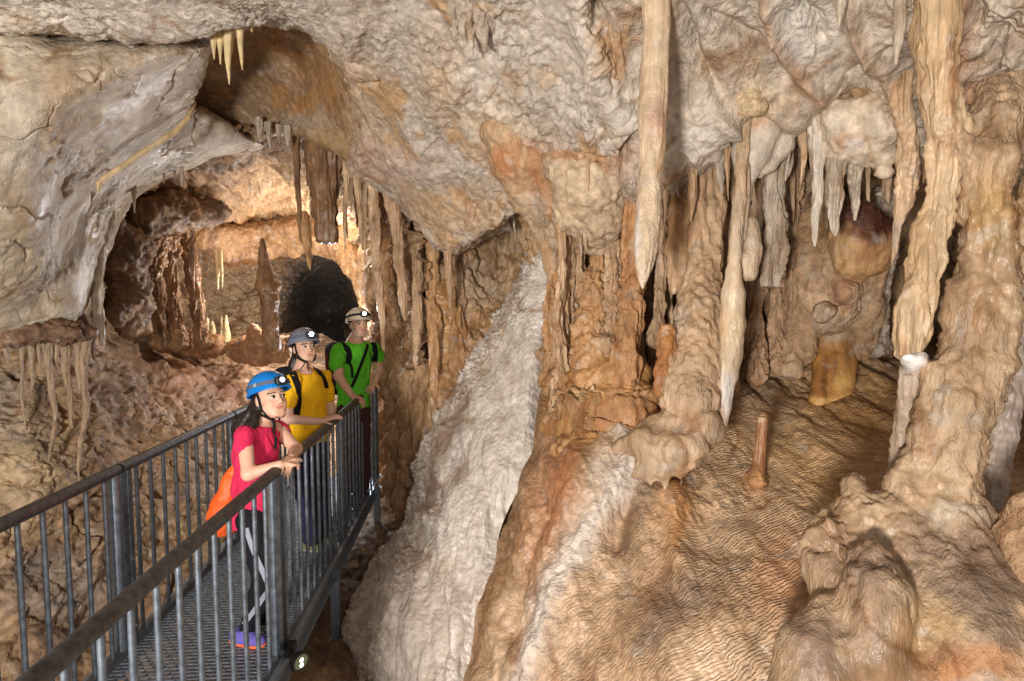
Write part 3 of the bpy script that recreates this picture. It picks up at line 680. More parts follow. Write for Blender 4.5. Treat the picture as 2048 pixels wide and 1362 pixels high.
def d_pop(p, U, V):
    q = p + 0.03 * np.stack([fbm(p * 8, 2), fbm(p * 8 + 30, 2), fbm(p * 8 + 70, 2)], 1)
    return 0.03 * (knobs(q * 15) - 0.4) + 0.016 * knobs(q * 34) + 0.02 * fbm(p * 7, 3)


def d_lump(p, U, V):
    s = p * np.array([1, 1, 0.4]); m = sstep(-.15, .2, fbm(p * 3 + 5, 2))
    return 0.035 * fbm(p * 5, 3) + 0.026 * fbm(s * 9 + 0.2 * fbm(p * 6, 2)[:, None], 5, 0.58, 'billow') + 0.02 * m * fbm(p * 22, 4, 0.65) + 0.012 * knobs(p * 30) * m - 0.025 * cracks(p, 4, .03, 12)


def d_trunk(p, U, V):
    s = p * np.array([1, 1, 0.22]) + 0.04 * fbm(p * 5, 2)[:, None]; m = sstep(-.2, .2, fbm(p * 3 + 5, 2)); low = sstep(1080, 1180, V)
    return (1 - .68 * low) * (0.03 * fbm(p * 4, 3) + 0.03 * fbm(s * 13, 4, 0.55, 'billow') + 0.026 * fbm(p * 8, 5, 0.6, 'billow') + 0.012 * m * fbm(p * 30, 4, 0.65) - 0.03 * cracks(p * np.array([1, 1, .5]), 5, .03, 12))


def d_none(p, U, V): return 0.006 * fbm(p * 9, 3) + 0.003 * fbm(p * 40, 2)


def rockform(name, chains, mat, base, h=0.014, k=0.05, disp=d_drip, blobs=(), cuts=(), label=None, cat=None, group=None, streak=(1.3, 1.3, .35), kind=None, warp=12, amp=1.0):
    """a lump of dripstone grown round chains of (u, v, depth, radius in pixels at that depth)"""
    CH = [[px(*p) for p in c] for c in chains]
    pts = np.array([p for c in CH for p, r in c]); rr = np.array([r for c in CH for p, r in c])
    f = Field((pts - rr[:, None]).min(0) - 3 * h - k, (pts + rr[:, None]).max(0) + 3 * h + k, h)
    for c in CH: f.chain(c if len(c) > 1 else c * 2, k)
    for p, n in cuts: f.plane(p, n)
    V, Q = f.mesh(); V = relax(V, Q, 2); N = vnormals(V, Q); U_, V_, D_ = UVD(V)
    V2 = V + N * (amp * disp(V, U_, V_))[:, None]
    col = colourise(V, U_, V_, base, blobs, streak=streak, warp=warp)
    o = mesh_object(name, V2, Q, mat, None, col)
    return tag(o, label, cat, group, kind or ('thing' if label else None))


def drip(name, pts, mat, base, label, cat, group=None, blobs=(), seg=None, disp=d_drip, amp=1.0, rings=0.0, flat=False, seed=0):
    """a stalactite, stalagmite or column as one tapering, weathered tube"""
    PR = [px(*p) for p in pts]; P = np.array([p for p, r in PR]); R_ = np.array([r for p, r in PR])
    L = np.linalg.norm(np.diff(P, axis=0), axis=1).sum(); rm = R_.max()
    seg = seg or int(np.clip(2 * math.pi * rm / 0.006, 12, 72)); n = int(np.clip(L / 0.008, 16, 420))
    t = np.linspace(0, len(P) - 1, n); Pc = cr(P, t); Rc = np.maximum(cr(R_[:, None], t)[:, 0], 0.0008)
    Pc = Pc + 0.18 * rm * np.stack([fbm(Pc * 5 + seed, 2), fbm(Pc * 5 + 50 + seed, 2), 0 * t], 1) * sstep(0, .15, t / t[-1])[:, None]
    T = np.gradient(Pc, axis=0); T /= np.linalg.norm(T, axis=1)[:, None]
    A = np.cross(T, [0.0, 1.0, 0.1]); A /= np.linalg.norm(A, axis=1)[:, None]; B = np.cross(T, A)
    th = np.linspace(0, 2 * math.pi, seg, endpoint=False)
    dirs = A[:, None] * np.cos(th)[None, :, None] + B[:, None] * np.sin(th)[None, :, None]
    X0 = Pc[:, None] + dirs * Rc[:, None, None]
    f = X0.reshape(-1, 3); U_, V_, D_ = UVD(f)
    dd = amp * disp(f + seed, U_, V_).reshape(n, seg) * np.clip(Rc / 0.03, 0.15, 1.4)[:, None]
    if rings: dd = dd + rings * Rc[:, None] * np.sin(np.cumsum(np.full(n, L / n)) * 140 + 3 * fbm(Pc * 8, 2))[:, None]
    X = X0 + dirs * dd[:, :, None]
    Vv = np.concatenate([X.reshape(-1, 3), Pc[:1] - T[:1] * (0 if flat else Rc[0] * .3), Pc[-1:] + T[-1:] * (0 if flat else Rc[-1] * .8)])
    q = grid_quads(n, seg, True); j = np.arange(seg); j2 = (j + 1) % seg; a0 = n * seg
    tr = np.concatenate([np.stack([np.full(seg, a0), j2, j], 1), np.stack([np.full(seg, a0 + 1), (n - 1) * seg + j, (n - 1) * seg + j2], 1)])
    U2, V2, D2 = UVD(Vv); col = colourise(Vv, U2, V2, base, blobs, streak=(1.3, 1.3, .4), warp=8)
    o = mesh_object(name, Vv, q, mat, None, col, True, tr)
    return tag(o, label, cat, group, 'thing')
# ------------------------------------------------------------------ dripstone
bT = (sl(196, 166, 132), sl(214, 190, 160), sl(182, 146, 112)); bO = (sl(182, 136, 90), sl(204, 162, 116), sl(162, 116, 76)); bW = (sl(206, 190, 168), sl(218, 204, 186))
bB = (sl(128, 92, 62), sl(158, 120, 82), sl(108, 76, 52)); bG = (sl(172, 154, 134), sl(194, 176, 154), sl(158, 132, 106)); bI = (sl(216, 188, 136), sl(224, 200, 152))
bM = (sl(182, 146, 110), sl(206, 174, 138), sl(160, 124, 90))
MR = sl(80, 44, 34)

# right of the picture
drip('stalactite', [(1313, -120, 2.55, 32), (1312, 0, 2.55, 29), (1311, 80, 2.56, 27), (1308, 170, 2.57, 28), (1306, 260, 2.58, 28), (1302, 340, 2.6, 25), (1297, 420, 2.6, 26), (1292, 480, 2.6, 24), (1289, 530, 2.6, 18), (1286, 560, 2.6, 9), (1285, 576, 2.6, 2)],
     M['smooth'], bT, 'longest and thickest pale stalactite, hanging from the top edge to a point', 'stalactite', amp=.3, blobs=[(1312, 240, 22, 60, sl(190, 150, 126), .7), (1272, 480, 8, 60, WHITE, .8)])
rockform('cave_column', [
    [(1352, 330, 3.55, 26), (1354, 420, 3.5, 16), (1350, 500, 3.5, 15), (1352, 580, 3.45, 12)],
    [(1395, 320, 3.5, 40), (1392, 420, 3.45, 20), (1394, 520, 3.4, 19), (1394, 620, 3.32, 28)],
    [(1432, 320, 3.5, 26), (1430, 420, 3.45, 19), (1426, 520, 3.4, 18), (1420, 600, 3.32, 22)],
    [(1404, 540, 3.38, 26), (1400, 620, 3.3, 44), (1393, 690, 3.22, 54), (1385, 745, 3.15, 60), (1380, 800, 3.1, 56)],
    [(1345, 780, 3.08, 34), (1385, 800, 3.02, 46), (1415, 790, 3.05, 32)]],
    M['drip'], bM, .014, .05, d_drip, [(1352, 440, 20, 90, sl(188, 138, 86), .7), (1380, 780, 70, 60, sl(200, 168, 136), .6), (1330, 640, 40, 40, WHITE, .5)],
    label='broad fluted column of three merged strands widening to a bulging foot', cat='column', amp=1.4)
rockform('flowstone_mound', [[(1345, 850, 3.02, 34), (1400, 850, 2.98, 40), (1425, 865, 2.98, 26)], [(1310, 900, 2.95, 26), (1350, 895, 2.92, 34), (1390, 890, 2.9, 30)], [(1340, 930, 2.92, 20), (1375, 925, 2.9, 18)], [(1240, 900, 3.1, 22), (1290, 880, 3.0, 28), (1310, 860, 3.05, 26)], [(1285, 935, 2.97, 24), (1320, 945, 2.93, 20)], [(1330, 955, 2.92, 10), (1331, 985, 2.9, 3)], [(1362, 945, 2.9, 9), (1363, 975, 2.88, 3)], [(1300, 955, 2.95, 9), (1300, 990, 2.92, 3)]],
    M['drip'], (sl(172, 140, 108), sl(194, 164, 132), sl(160, 122, 88)), .013, .04, d_lump, label='lumpy overhanging mound of brown flowstone under the broad fluted column', cat='flowstone')
drip('cave_column', [(1275, 300, 3.6, 36), (1266, 380, 3.6, 24), (1262, 470, 3.6, 20), (1263, 540, 3.57, 22), (1262, 620, 3.52, 24), (1256, 680, 3.5, 26), (1250, 730, 3.5, 32), (1244, 790, 3.52, 58), (1240, 860, 3.5, 90)],
     M['drip'], (sl(174, 122, 76), sl(190, 142, 96)), 'rust orange column just behind the tip of the longest stalactite', 'column', amp=1.3)
drip('stalagmite', [(1334, 650, 3.12, 9), (1333, 668, 3.12, 14), (1330, 715, 3.1, 16), (1322, 752, 3.08, 13), (1318, 790, 3.06, 10)], M['drip'], (sl(166, 108, 58), sl(186, 128, 74)), 'short rough orange stalagmite stump left of the broad column foot', 'stalagmite', disp=d_pop, amp=.4)
rockform('stalactite', [
    [(1498, 170, 3.0, 18), (1491, 230, 3.0, 13), (1487, 300, 3.0, 11), (1479, 400, 3.0, 12), (1471, 480, 3.0, 13), (1467, 545, 3.0, 15), (1466, 590, 3.0, 22), (1465, 650, 3.0, 24), (1461, 710, 3.0, 21), (1456, 755, 3.0, 16), (1450, 815, 2.98, 11), (1445, 862, 2.97, 8), (1444, 878, 2.97, 5)],
    [(1497, 330, 3.02, 6), (1493, 400, 3.02, 6), (1487, 480, 3.02, 5)],
    [(1493, 520, 3.05, 22), (1505, 500, 3.06, 18), (1498, 545, 3.04, 18)], [(1500, 450, 3.08, 16), (1502, 480, 3.06, 18)]],
    M['drip'], bT, .009, .02, d_drip, [(1455, 790, 20, 50, sl(206, 198, 190), .8), (1465, 650, 30, 40, CREAM, .7), (1498, 520, 30, 40, sl(214, 188, 158), .7)], label='long pale stalactite with swollen cream middle and white lower tip', cat='stalactite', amp=.4)
rockform('drapery', [[(1525, 200, 3.12, 46), (1512, 260, 3.1, 44), (1502, 305, 3.1, 36), (1494, 340, 3.1, 22), (1486, 400, 3.08, 10)], [(1560, 235, 3.15, 36), (1552, 290, 3.15, 32), (1536, 330, 3.14, 16), (1520, 352, 3.13, 6)]],
    M['smooth'], bW, .011, .03, d_none, [(1510, 240, 40, 20, sl(196, 140, 86), .6)], label='smooth white bell-shaped drapery behind the swollen pale stalactite', cat='drapery')
rockform('cave_coral', [[(1492, 196, 2.9, 18), (1506, 210, 2.88, 18)], [(1462, 182, 2.92, 18), (1480, 176, 2.92, 20)], [(1520, 190, 2.93, 14)]], M['knob'], (CREAM, sl(206, 176, 134)), .009, .03, d_pop, label='cream popcorn nodule where the swollen stalactite leaves the ceiling', cat='cave coral')
drip('stalactite', [(1556, 230, 3.3, 34), (1553, 300, 3.3, 22), (1550, 380, 3.3, 20), (1547, 470, 3.3, 20), (1545, 540, 3.3, 18), (1544, 574, 3.3, 17)], M['drip'], bG, 'thick blunt stalactite cut off flat at its lower end', 'stalactite', flat=True, amp=1.2)
drip('stalactite', [(1583, 250, 3.2, 16), (1580, 300, 3.2, 10), (1574, 345, 3.2, 6), (1570, 362, 3.2, 2)], M['drip'], bG, 'short stalactite right beside the blunt flat-ended one', 'stalactite')
drip('stalactite', [(1637, 220, 3.0, 26), (1638, 290, 3.0, 15), (1637, 350, 3.0, 10), (1634, 420, 3.0, 8), (1631, 470, 3.0, 5), (1630, 492, 3.0, 2)], M['drip'], bW, 'thin white needle stalactite hanging over the amber block', 'stalactite', amp=.7)
drip('stalactite', [(1676, 250, 2.98, 30), (1673, 320, 2.98, 19), (1670, 380, 2.98, 15), (1668, 430, 2.98, 12), (1670, 460, 2.98, 8), (1671, 472, 2.98, 3)], M['drip'], bG, 'stout blunt stalactite left of the dark-topped knob', 'stalactite', amp=1.0)
drip('stalactite', [(1712, 280, 3.0, 26), (1712, 340, 3.0, 14), (1710, 400, 3.05, 9), (1708, 440, 3.05, 3)], M['drip'], bG, 'grey stalactite directly above the dark-topped knob', 'stalactite')
rockform('cave_coral', [[(1660, 240, 2.95, 30), (1700, 270, 2.92, 40), (1745, 290, 2.9, 34)], [(1690, 230, 2.9, 30), (1740, 230, 2.85, 34), (1775, 260, 2.8, 30)], [(1715, 310, 2.95, 22)], [(1765, 320, 2.9, 14), (1770, 345, 2.9, 7)], [(1650, 290, 3.0, 14)]],
    M['knob'], (sl(200, 176, 148), sl(214, 196, 170), sl(176, 130, 90)), .012, .05, d_lump, [(1700, 285, 40, 20, sl(176, 120, 74), .6), (1715, 290, 20, 15, WHITE, .7)], label='lumpy cream mass bulging from the ceiling above the dark-topped knob', cat='cave coral')
rockform('stalagmite', [[(1712, 412, 3.5, 24), (1716, 450, 3.42, 44), (1712, 490, 3.4, 46), (1705, 525, 3.42, 34)], [(1738, 440, 3.48, 26), (1752, 480, 3.42, 40), (1742, 520, 3.42, 34)], [(1690, 470, 3.45, 30)], [(1714, 515, 3.5, 32), (1690, 560, 3.75, 34)]],
    M['smooth'], (sl(190, 146, 98), sl(204, 166, 118), sl(176, 128, 84)), .012, .04, d_lump, [(1712, 424, 64, 40, MR, .95), (1758, 454, 46, 30, MR, .95), (1700, 462, 26, 8, sl(110, 62, 40), .6), (1730, 470, 30, 8, sl(120, 74, 48), .6)], label='rounded amber knob with a dark maroon top among the columns', cat='stalagmite', amp=.6)
rockform('flowstone_mound', [
    [(1630, 380, 3.95, 44), (1634, 450, 3.92, 62), (1642, 510, 3.86, 74), (1650, 570, 3.84, 70), (1656, 622, 3.84, 50)],
    [(1600, 500, 3.8, 24), (1690, 510, 3.75, 22)], [(1690, 580, 3.6, 26)], [(1662, 545, 3.62, 22)], [(1652, 625, 3.6, 20)], [(1690, 620, 3.75, 28), (1672, 632, 3.76, 24)], [(1742, 530, 3.7, 30), (1735, 620, 3.78, 24), (1722, 700, 3.85, 24)], [(1610, 600, 3.85, 30), (1606, 700, 3.85, 26)], [(1595, 560, 3.95, 20), (1590, 680, 3.9, 22), (1580, 740, 3.8, 22)]],
    M['knob'], bM, .014, .05, d_lump, [(1640, 400, 40, 24, MR, .85), (1650, 450, 40, 40, sl(196, 150, 96), .7), (1690, 580, 30, 30, sl(180, 128, 96), .7), (1660, 640, 40, 30, sl(190, 168, 146), .7)], label='lumpy tan mound with popcorn knobs between the columns, above the amber block', cat='flowstone')
rockform('stalagmite', [[(1654, 660, 3.95, 22), (1648, 730, 3.86, 20), (1638, 800, 3.72, 17), (1632, 840, 3.68, 17)], [(1692, 655, 3.95, 22), (1692, 730, 3.86, 18), (1690, 800, 3.72, 17), (1692, 840, 3.7, 17)], [(1672, 660, 3.92, 24), (1670, 730, 3.83, 22), (1664, 810, 3.72, 22)]], M['smooth'], (sl(166, 112, 58), sl(184, 134, 78), sl(150, 102, 54)), .009, .04, d_none,
    [(1655, 800, 60, 10, sl(230, 180, 104), .85), (1694, 768, 26, 16, sl(230, 184, 110), .8), (1672, 664, 46, 24, sl(186, 166, 138), .8), (1646, 760, 6, 40, sl(120, 76, 44), .7), (1668, 730, 5, 40, sl(130, 84, 48), .5)], cuts=[(W(1664, 798, 3.72), (.34, .0, -.94))], amp=.5, label='smooth amber block standing on the rippled floor', cat='stalagmite')
for i, (pts, lab) in enumerate([
        ([(1510, 560, 3.9, 18), (1512, 640, 3.85, 14), (1514, 760, 3.75, 20)], 'shaded brown column behind the white-tipped stalactite'),
        ([(1548, 560, 4.0, 14), (1552, 640, 3.95, 16), (1556, 700, 3.9, 20), (1558, 740, 3.85, 22)], 'brown column below the blunt flat-ended stalactite'),
        ([(1590, 300, 3.7, 24), (1588, 400, 3.75, 12), (1586, 500, 3.8, 10), (1584, 600, 3.8, 6)], 'slim column left of the lumpy tan mound'),
        ([(1460, 300, 3.75, 24), (1455, 420, 3.75, 16), (1452, 560, 3.7, 15), (1450, 680, 3.6, 18), (1450, 780, 3.5, 26)], 'shaded column between the broad fluted column and the swollen stalactite'),
        ([(1320, 380, 3.75, 18), (1322, 480, 3.72, 12), (1318, 560, 3.7, 11), (1315, 690, 3.6, 14)], 'narrow ribbed column right of the longest stalactite'),
        ([(1775, 380, 3.8, 20), (1780, 470, 4.0, 16), (1765, 560, 4.1, 15), (1755, 660, 4.2, 16), (1752, 705, 4.2, 18)], 'grey leaning column right of the dark-topped knob')]):
    drip('cave_column', pts, M['drip'], bM if i != 5 else bG, lab, 'column', amp=1.4, seed=i * 3)
drip('stalactite', [(1822, 100, 2.6, 18), (1806, 200, 2.6, 17), (1816, 280, 2.63, 20), (1814, 345, 2.65, 20), (1804, 400, 2.68, 14), (1794, 460, 2.7, 10), (1787, 505, 2.7, 6), (1783, 530, 2.7, 2)], M['drip'], bM, 'curved tan stalactite tapering beside the front column', 'stalactite', amp=1.1)
drip('stalactite', [(1804, -80, 2.15, 14), (1800, 20, 2.15, 12), (1797, 80, 2.15, 9), (1792, 128, 2.15, 3)], M['drip'], bG, 'short grey stalactite hanging from the top edge right of centre', 'stalactite', amp=.6)
drip('stalactite', [(1686, -60, 2.3, 14), (1682, 10, 2.3, 10), (1677, 58, 2.3, 2)], M['drip'], bG, 'small brown stalactite at the top edge beside the smooth white patch', 'stalactite', amp=.6)
drip('cave_column', [(1878, -80, 2.1, 36), (1872, 60, 2.12, 36), (1876, 160, 2.14, 29), (1896, 260, 2.16, 37), (1894, 340, 2.17, 31), (1882, 410, 2.18, 27), (1863, 480, 2.18, 31), (1849, 560, 2.18, 29), (1835, 630, 2.18, 33), (1828, 690, 2.18, 27), (1824, 715, 2.18, 22)],
     M['drip'], (sl(186, 152, 112), sl(206, 176, 138)), 'smooth tan hanging column in front, leaning toward the big trunk', 'column', amp=.95, blobs=[(1905, 150, 14, 90, sl(150, 104, 70), .5)])
rockform('cave_coral', [[(1813, 718, 2.16, 13), (1836, 720, 2.16, 15)], [(1822, 738, 2.17, 14)]], M['knob'], (sl(206, 200, 190), sl(222, 216, 208)), .007, .02, d_pop, label='white crystal collar at the lower end of the hanging front column', cat='cave coral', amp=.5)
drip('stalagmite', [(1822, 735, 2.2, 16), (1817, 790, 2.23, 19), (1808, 850, 2.26, 20), (1798, 910, 2.28, 18), (1788, 965, 2.3, 15), (1780, 1000, 2.3, 16)], M['smooth'], (sl(166, 140, 116), sl(186, 162, 138)), 'greyish translucent stalagmite under the white crystal collar', 'stalagmite', amp=.6, rings=.04)
rockform('cave_column', [
    [(2006, 170, 2.25, 34), (1992, 240, 2.16, 44), (1980, 330, 2.12, 42), (1977, 420, 2.12, 38), (1974, 510, 2.12, 42), (1966, 620, 2.12, 58), (1950, 720, 2.12, 62), (1930, 800, 2.1, 56), (1908, 900, 2.1, 50), (1892, 980, 2.08, 52), (1886, 1040, 2.06, 72), (1893, 1110, 2.03, 104), (1910, 1200, 1.98, 150), (1930, 1320, 1.93, 215), (1950, 1450, 1.9, 270)],
    [(1902, 250, 2.14, 18), (1932, 310, 2.12, 22), (1962, 390, 2.12, 26)],
    [(1868, 740, 2.14, 22), (1858, 840, 2.14, 28), (1840, 930, 2.12, 32), (1805, 1010, 2.1, 38), (1760, 1060, 2.08, 52)],
    [(1716, 964, 2.2, 9), (1713, 990, 2.18, 22), (1706, 1035, 2.15, 44), (1672, 1095, 2.1, 54), (1650, 1135, 2.06, 44)],
    [(1740, 1050, 2.12, 50), (1790, 1090, 2.06, 64), (1830, 1150, 2.0, 76), (1700, 1130, 2.06, 56), (1690, 1200, 2.0, 60)],
    [(1747, 1130, 1.9, 44), (1753, 1185, 1.84, 59), (1749, 1250, 1.81, 55), (1741, 1315, 1.78, 45), (1738, 1345, 1.78, 32)],
    [(1655, 1235, 1.9, 44), (1630, 1310, 1.84, 66), (1625, 1400, 1.8, 90)], [(1760, 1350, 1.8, 60), (1850, 1390, 1.78, 80)],
    [(1820, 1240, 1.9, 60), (1860, 1300, 1.86, 70)], [(2066, 280, 2.3, 30), (2062, 420, 2.32, 24), (2060, 560, 2.34, 22)]],
    M['drip'], (sl(162, 130, 98), sl(190, 160, 126), sl(140, 108, 78)), .011, .05, d_trunk, [
    (1985, 420, 60, 90, sl(186, 146, 88), .6), (1900, 1010, 70, 20, sl(216, 196, 172), .7), (1750, 1120, 50, 30, sl(184, 140, 106), .6), (1745, 1230, 70, 110, sl(138, 110, 84), .8), (1660, 1110, 60, 50, sl(146, 116, 90), .7), (1630, 1300, 60, 80, sl(128, 104, 88), .8),
    (1950, 1130, 120, 110, sl(128, 104, 86), .75), (1870, 1270, 70, 60, sl(168, 132, 84), .6), (1750, 1130, 60, 40, sl(120, 98, 82), .7), (1990, 1240, 70, 90, sl(112, 92, 76), .7), (1840, 1080, 50, 40, sl(140, 114, 94), .6), (1970, 640, 40, 90, sl(150, 112, 74), .5), (1960, 1340, 110, 40, sl(186, 124, 74), .6), (1690, 1060, 60, 40, sl(150, 116, 88), .6), (1900, 120, 40, 120, sl(170, 120, 78), .5)],
    label='massive tan column with flaring foot and bulbous lobes at right', cat='column', warp=26)
drip('stalactite', [(2050, 560, 2.7, 34), (2030, 680, 2.62, 30), (2015, 780, 2.55, 28), (2004, 860, 2.5, 26), (1994, 930, 2.48, 23), (1984, 985, 2.45, 20), (1979, 1012, 2.45, 12), (1977, 1022, 2.45, 4)], M['smooth'], (sl(168, 150, 136), sl(186, 168, 152)), 'wet grey stalactite in the dark gap right of the massive column', 'stalactite', amp=.5, rings=.03)
rockform('boulder', [[(2075, 1030, 1.85, 50), (2085, 1120, 1.85, 75), (2090, 1240, 1.9, 90)], [(2060, 1180, 1.8, 40)]], M['knob'], bM, .012, .05, d_lump, label='rounded boulder cut by the right edge beside the column foot', cat='boulder')
drip('stalagmite', [(1524, 834, 2.95, 7), (1524, 842, 2.95, 9), (1522, 880, 2.95, 10), (1519, 925, 2.95, 11), (1516, 950, 2.94, 16), (1514, 966, 2.93, 26)], M['drip'], (sl(150, 100, 66), sl(170, 122, 84)), 'thin brown stick-like stalagmite standing alone on the rippled floor', 'stalagmite', amp=.5, blobs=[(1524, 838, 12, 8, CREAM, .8), (1515, 962, 26, 14, sl(206, 156, 98), .7)])
rockform('drapery', [[(1000, 260, 3.7, 40), (1035, 320, 3.8, 52), (1060, 380, 3.9, 42), (1083, 430, 3.95, 30), (1097, 480, 4.0, 20), (1105, 535, 4.02, 14), (1112, 600, 4.02, 15), (1116, 680, 3.95, 17), (1122, 745, 3.85, 22)], [(1075, 300, 3.72, 40), (1105, 400, 3.8, 24), (1112, 450, 3.9, 20)]],
    M['drip'], (sl(186, 148, 108), sl(200, 168, 130), sl(176, 122, 78)), .014, .05, d_lump, [(1010, 320, 30, 40, sl(178, 112, 62), .8), (1070, 420, 20, 50, sl(196, 174, 148), .8), (1080, 320, 30, 80, sl(172, 112, 66), .6)], label='pointed tan curtain tapering from the ceiling to the top of the white cascade', cat='drapery')
rockform('cave_coral', [[(1130, 330, 3.6, 40), (1180, 370, 3.6, 60), (1220, 350, 3.55, 48)], [(1150, 420, 3.7, 44), (1200, 430, 3.68, 54)], [(1195, 480, 3.75, 26)], [(1112, 465, 3.85, 20)], [(1120, 490, 3.85, 14)]],
    M['knob'], (sl(188, 160, 128), sl(202, 176, 144)), .014, .06, d_pop, [(1170, 305, 90, 20, RUST, .7), (1240, 320, 40, 20, ORANGE, .4)], label='popcorn-covered bulge under the rust band left of the longest stalactite', cat='cave coral')
for i, (pts, base, lab) in enumerate([
        ([(1150, 470, 3.9, 22), (1142, 540, 3.9, 24), (1138, 620, 3.88, 22), (1140, 720, 3.85, 30), (1150, 780, 3.85, 40), (1152, 850, 3.7, 50)], bM, 'ribbed brown column at the upper right edge of the white cascade'),
        ([(1200, 500, 3.85, 18), (1195, 560, 3.82, 24), (1180, 640, 3.76, 34), (1180, 720, 3.7, 48), (1180, 790, 3.7, 66), (1178, 860, 3.52, 84)], bO, 'honey orange flowstone column spreading onto the slope'),
        ([(1228, 440, 3.8, 24), (1224, 540, 3.76, 20), (1226, 620, 3.7, 18), (1222, 700, 3.6, 26)], bM, 'tan rib between the honey flowstone and the rust column')]):
    drip('cave_column', pts, M['drip'], base, lab, 'column', amp=2.2, seed=20 + i * 5)

rockform('flowstone_mound', [[(1112, 770, 3.8, 30), (1160, 775, 3.66, 42), (1220, 760, 3.6, 46), (1268, 745, 3.6, 36)], [(1118, 850, 3.55, 34), (1170, 840, 3.5, 46), (1235, 815, 3.48, 44), (1285, 800, 3.45, 34)], [(1130, 905, 3.36, 30), (1190, 890, 3.34, 34)]],
    M['drip'], (sl(170, 122, 70), sl(188, 142, 90), sl(154, 106, 60)), .013, .07, d_lump, label='smooth honey flowstone apron spilling from under the honey and rust columns', cat='flowstone', amp=1.1)
for i, (u, t, b, d, r) in enumerate([(1440, 420, 800, 4.3, 14), (1498, 560, 800, 4.5, 12), (1530, 580, 790, 4.3, 9), (1572, 580, 760, 4.4, 10), (1586, 540, 745, 4.8, 11), (1604, 580, 730, 4.6, 9), (1482, 600, 790, 4.2, 8), (1720, 560, 710, 4.6, 14), (1762, 520, 720, 4.9, 12), (1515, 380, 600, 4.4, 12), (1604, 320, 520, 4.5, 12)]):
    drip('cave_column', [(u - 2, t - 60, d, r * 1.9), (u, t, d, r), (u + 3 * (-1) ** i, (t + b) / 2, d - .05, r * .8), (u + 2, b - 40, d - .1, r), (u + 2, b, d - .15, r * 1.7)], M['drip'], bM, 'thin shaded column in the recess behind the front columns', 'column', 'thin columns in the recess', amp=1.5, seed=120 + 3 * i)
rng = random.Random(4)
edge = [(1235, 330, 3.5), (1262, 350, 3.45), (1330, 350, 3.4), (1355, 345, 3.35), (1385, 345, 3.3), (1440, 330, 3.2), (1455, 300, 3.15), (1580, 255, 3.1), (1605, 262, 3.08), (1622, 250, 3.06), (1655, 235, 3.02), (1760, 235, 2.95), (1785, 262, 2.92), (1835, 290, 2.85), (1848, 300, 2.82), (1216, 300, 3.45), (1178, 280, 3.4), (1095, 390, 3.85), (1252, 270, 3.3)]
for i, (u, v, d) in enumerate(edge):
    L = rng.uniform(35, 110); r = rng.uniform(6, 12)
    drip('stalactite', [(u, v - 25, d, r * 2), (u, v, d, r * 1.1), (u + rng.uniform(-3, 3), v + L * .5, d, r * .7), (u + rng.uniform(-4, 4), v + L, d, 1.2)], M['drip'], bG if i % 2 else bM, 'small drip along the lower edge of the right-hand ceiling', 'stalactite', 'small drips along the ceiling edge', amp=.9, seed=160 + i)
for i, (u, L) in enumerate([(912, 60), (926, 82), (940, 100), (955, 74), (968, 92), (984, 58)]):
    drip('drapery', [(u - 12, -20, 2.88, 14), (u - 4, 25, 2.95, 11), (u, 20 + L * .5, 3.0, 8), (u + 5, 10 + L, 3.04, 2)], M['drip'], bG, 'short grey drapery fin in the cluster at the top of the ceiling', 'drapery', 'grey drapery fins at the top of the ceiling', amp=1.0, seed=200 + i)

rng = random.Random(11)
for i in range(26):
    if i in (3, 9, 12, 17, 20, 23): continue
    u = 1105 + i * 14.5 + rng.uniform(-5, 5); d = 3.98 - .2 * math.sin(i * .9) + rng.uniform(-.1, .16) + (.12 if u > 1280 else 0); r = rng.uniform(6, 13); t = 400 + rng.uniform(0, 60); b = 720 + rng.uniform(-20, 40)
    drip('cave_column', [(u - 3, t - 50, d, r * 2.2), (u, t + 20, d - .02, r * 1.2), (u + rng.uniform(-5, 5), t + 120, d - .04, r * .8), (u + rng.uniform(-5, 5), t + 210, d - .06, r * rng.uniform(.8, 1.3)), (u + rng.uniform(-3, 3), b - 20, d - .1, r * 1.4), (u, b + 40, d - .12, r * 2.2)],
         M['flow'], bM if i % 3 else bO, 'thin flute in the fused brown curtain behind the longest stalactite', 'column', 'flutes of the fused curtain', amp=1.8, seed=300 + 3 * i)
for i in range(22):
    u = 1120 + i * 31 + rng.uniform(-12, 12); v = 380 + rng.uniform(-30, 30) - (60 if u > 1480 else 0); d = 3.7 + rng.uniform(-.1, .15) - (.25 if u > 1480 else 0); r = rng.uniform(5, 10); L = rng.uniform(50, 170)
    drip('stalactite', [(u, v - 40, d, r * 2.2), (u, v, d, r), (u + rng.uniform(-3, 3), v + L * .5, d, r * .75), (u + rng.uniform(-4, 4), v + L, d, 1.2)], M['drip'], bM if i % 2 else bT, 'slim stalactite among those hanging in front of the brown curtain wall', 'stalactite', 'slim stalactites before the curtain wall', amp=1.0, seed=400 + i)
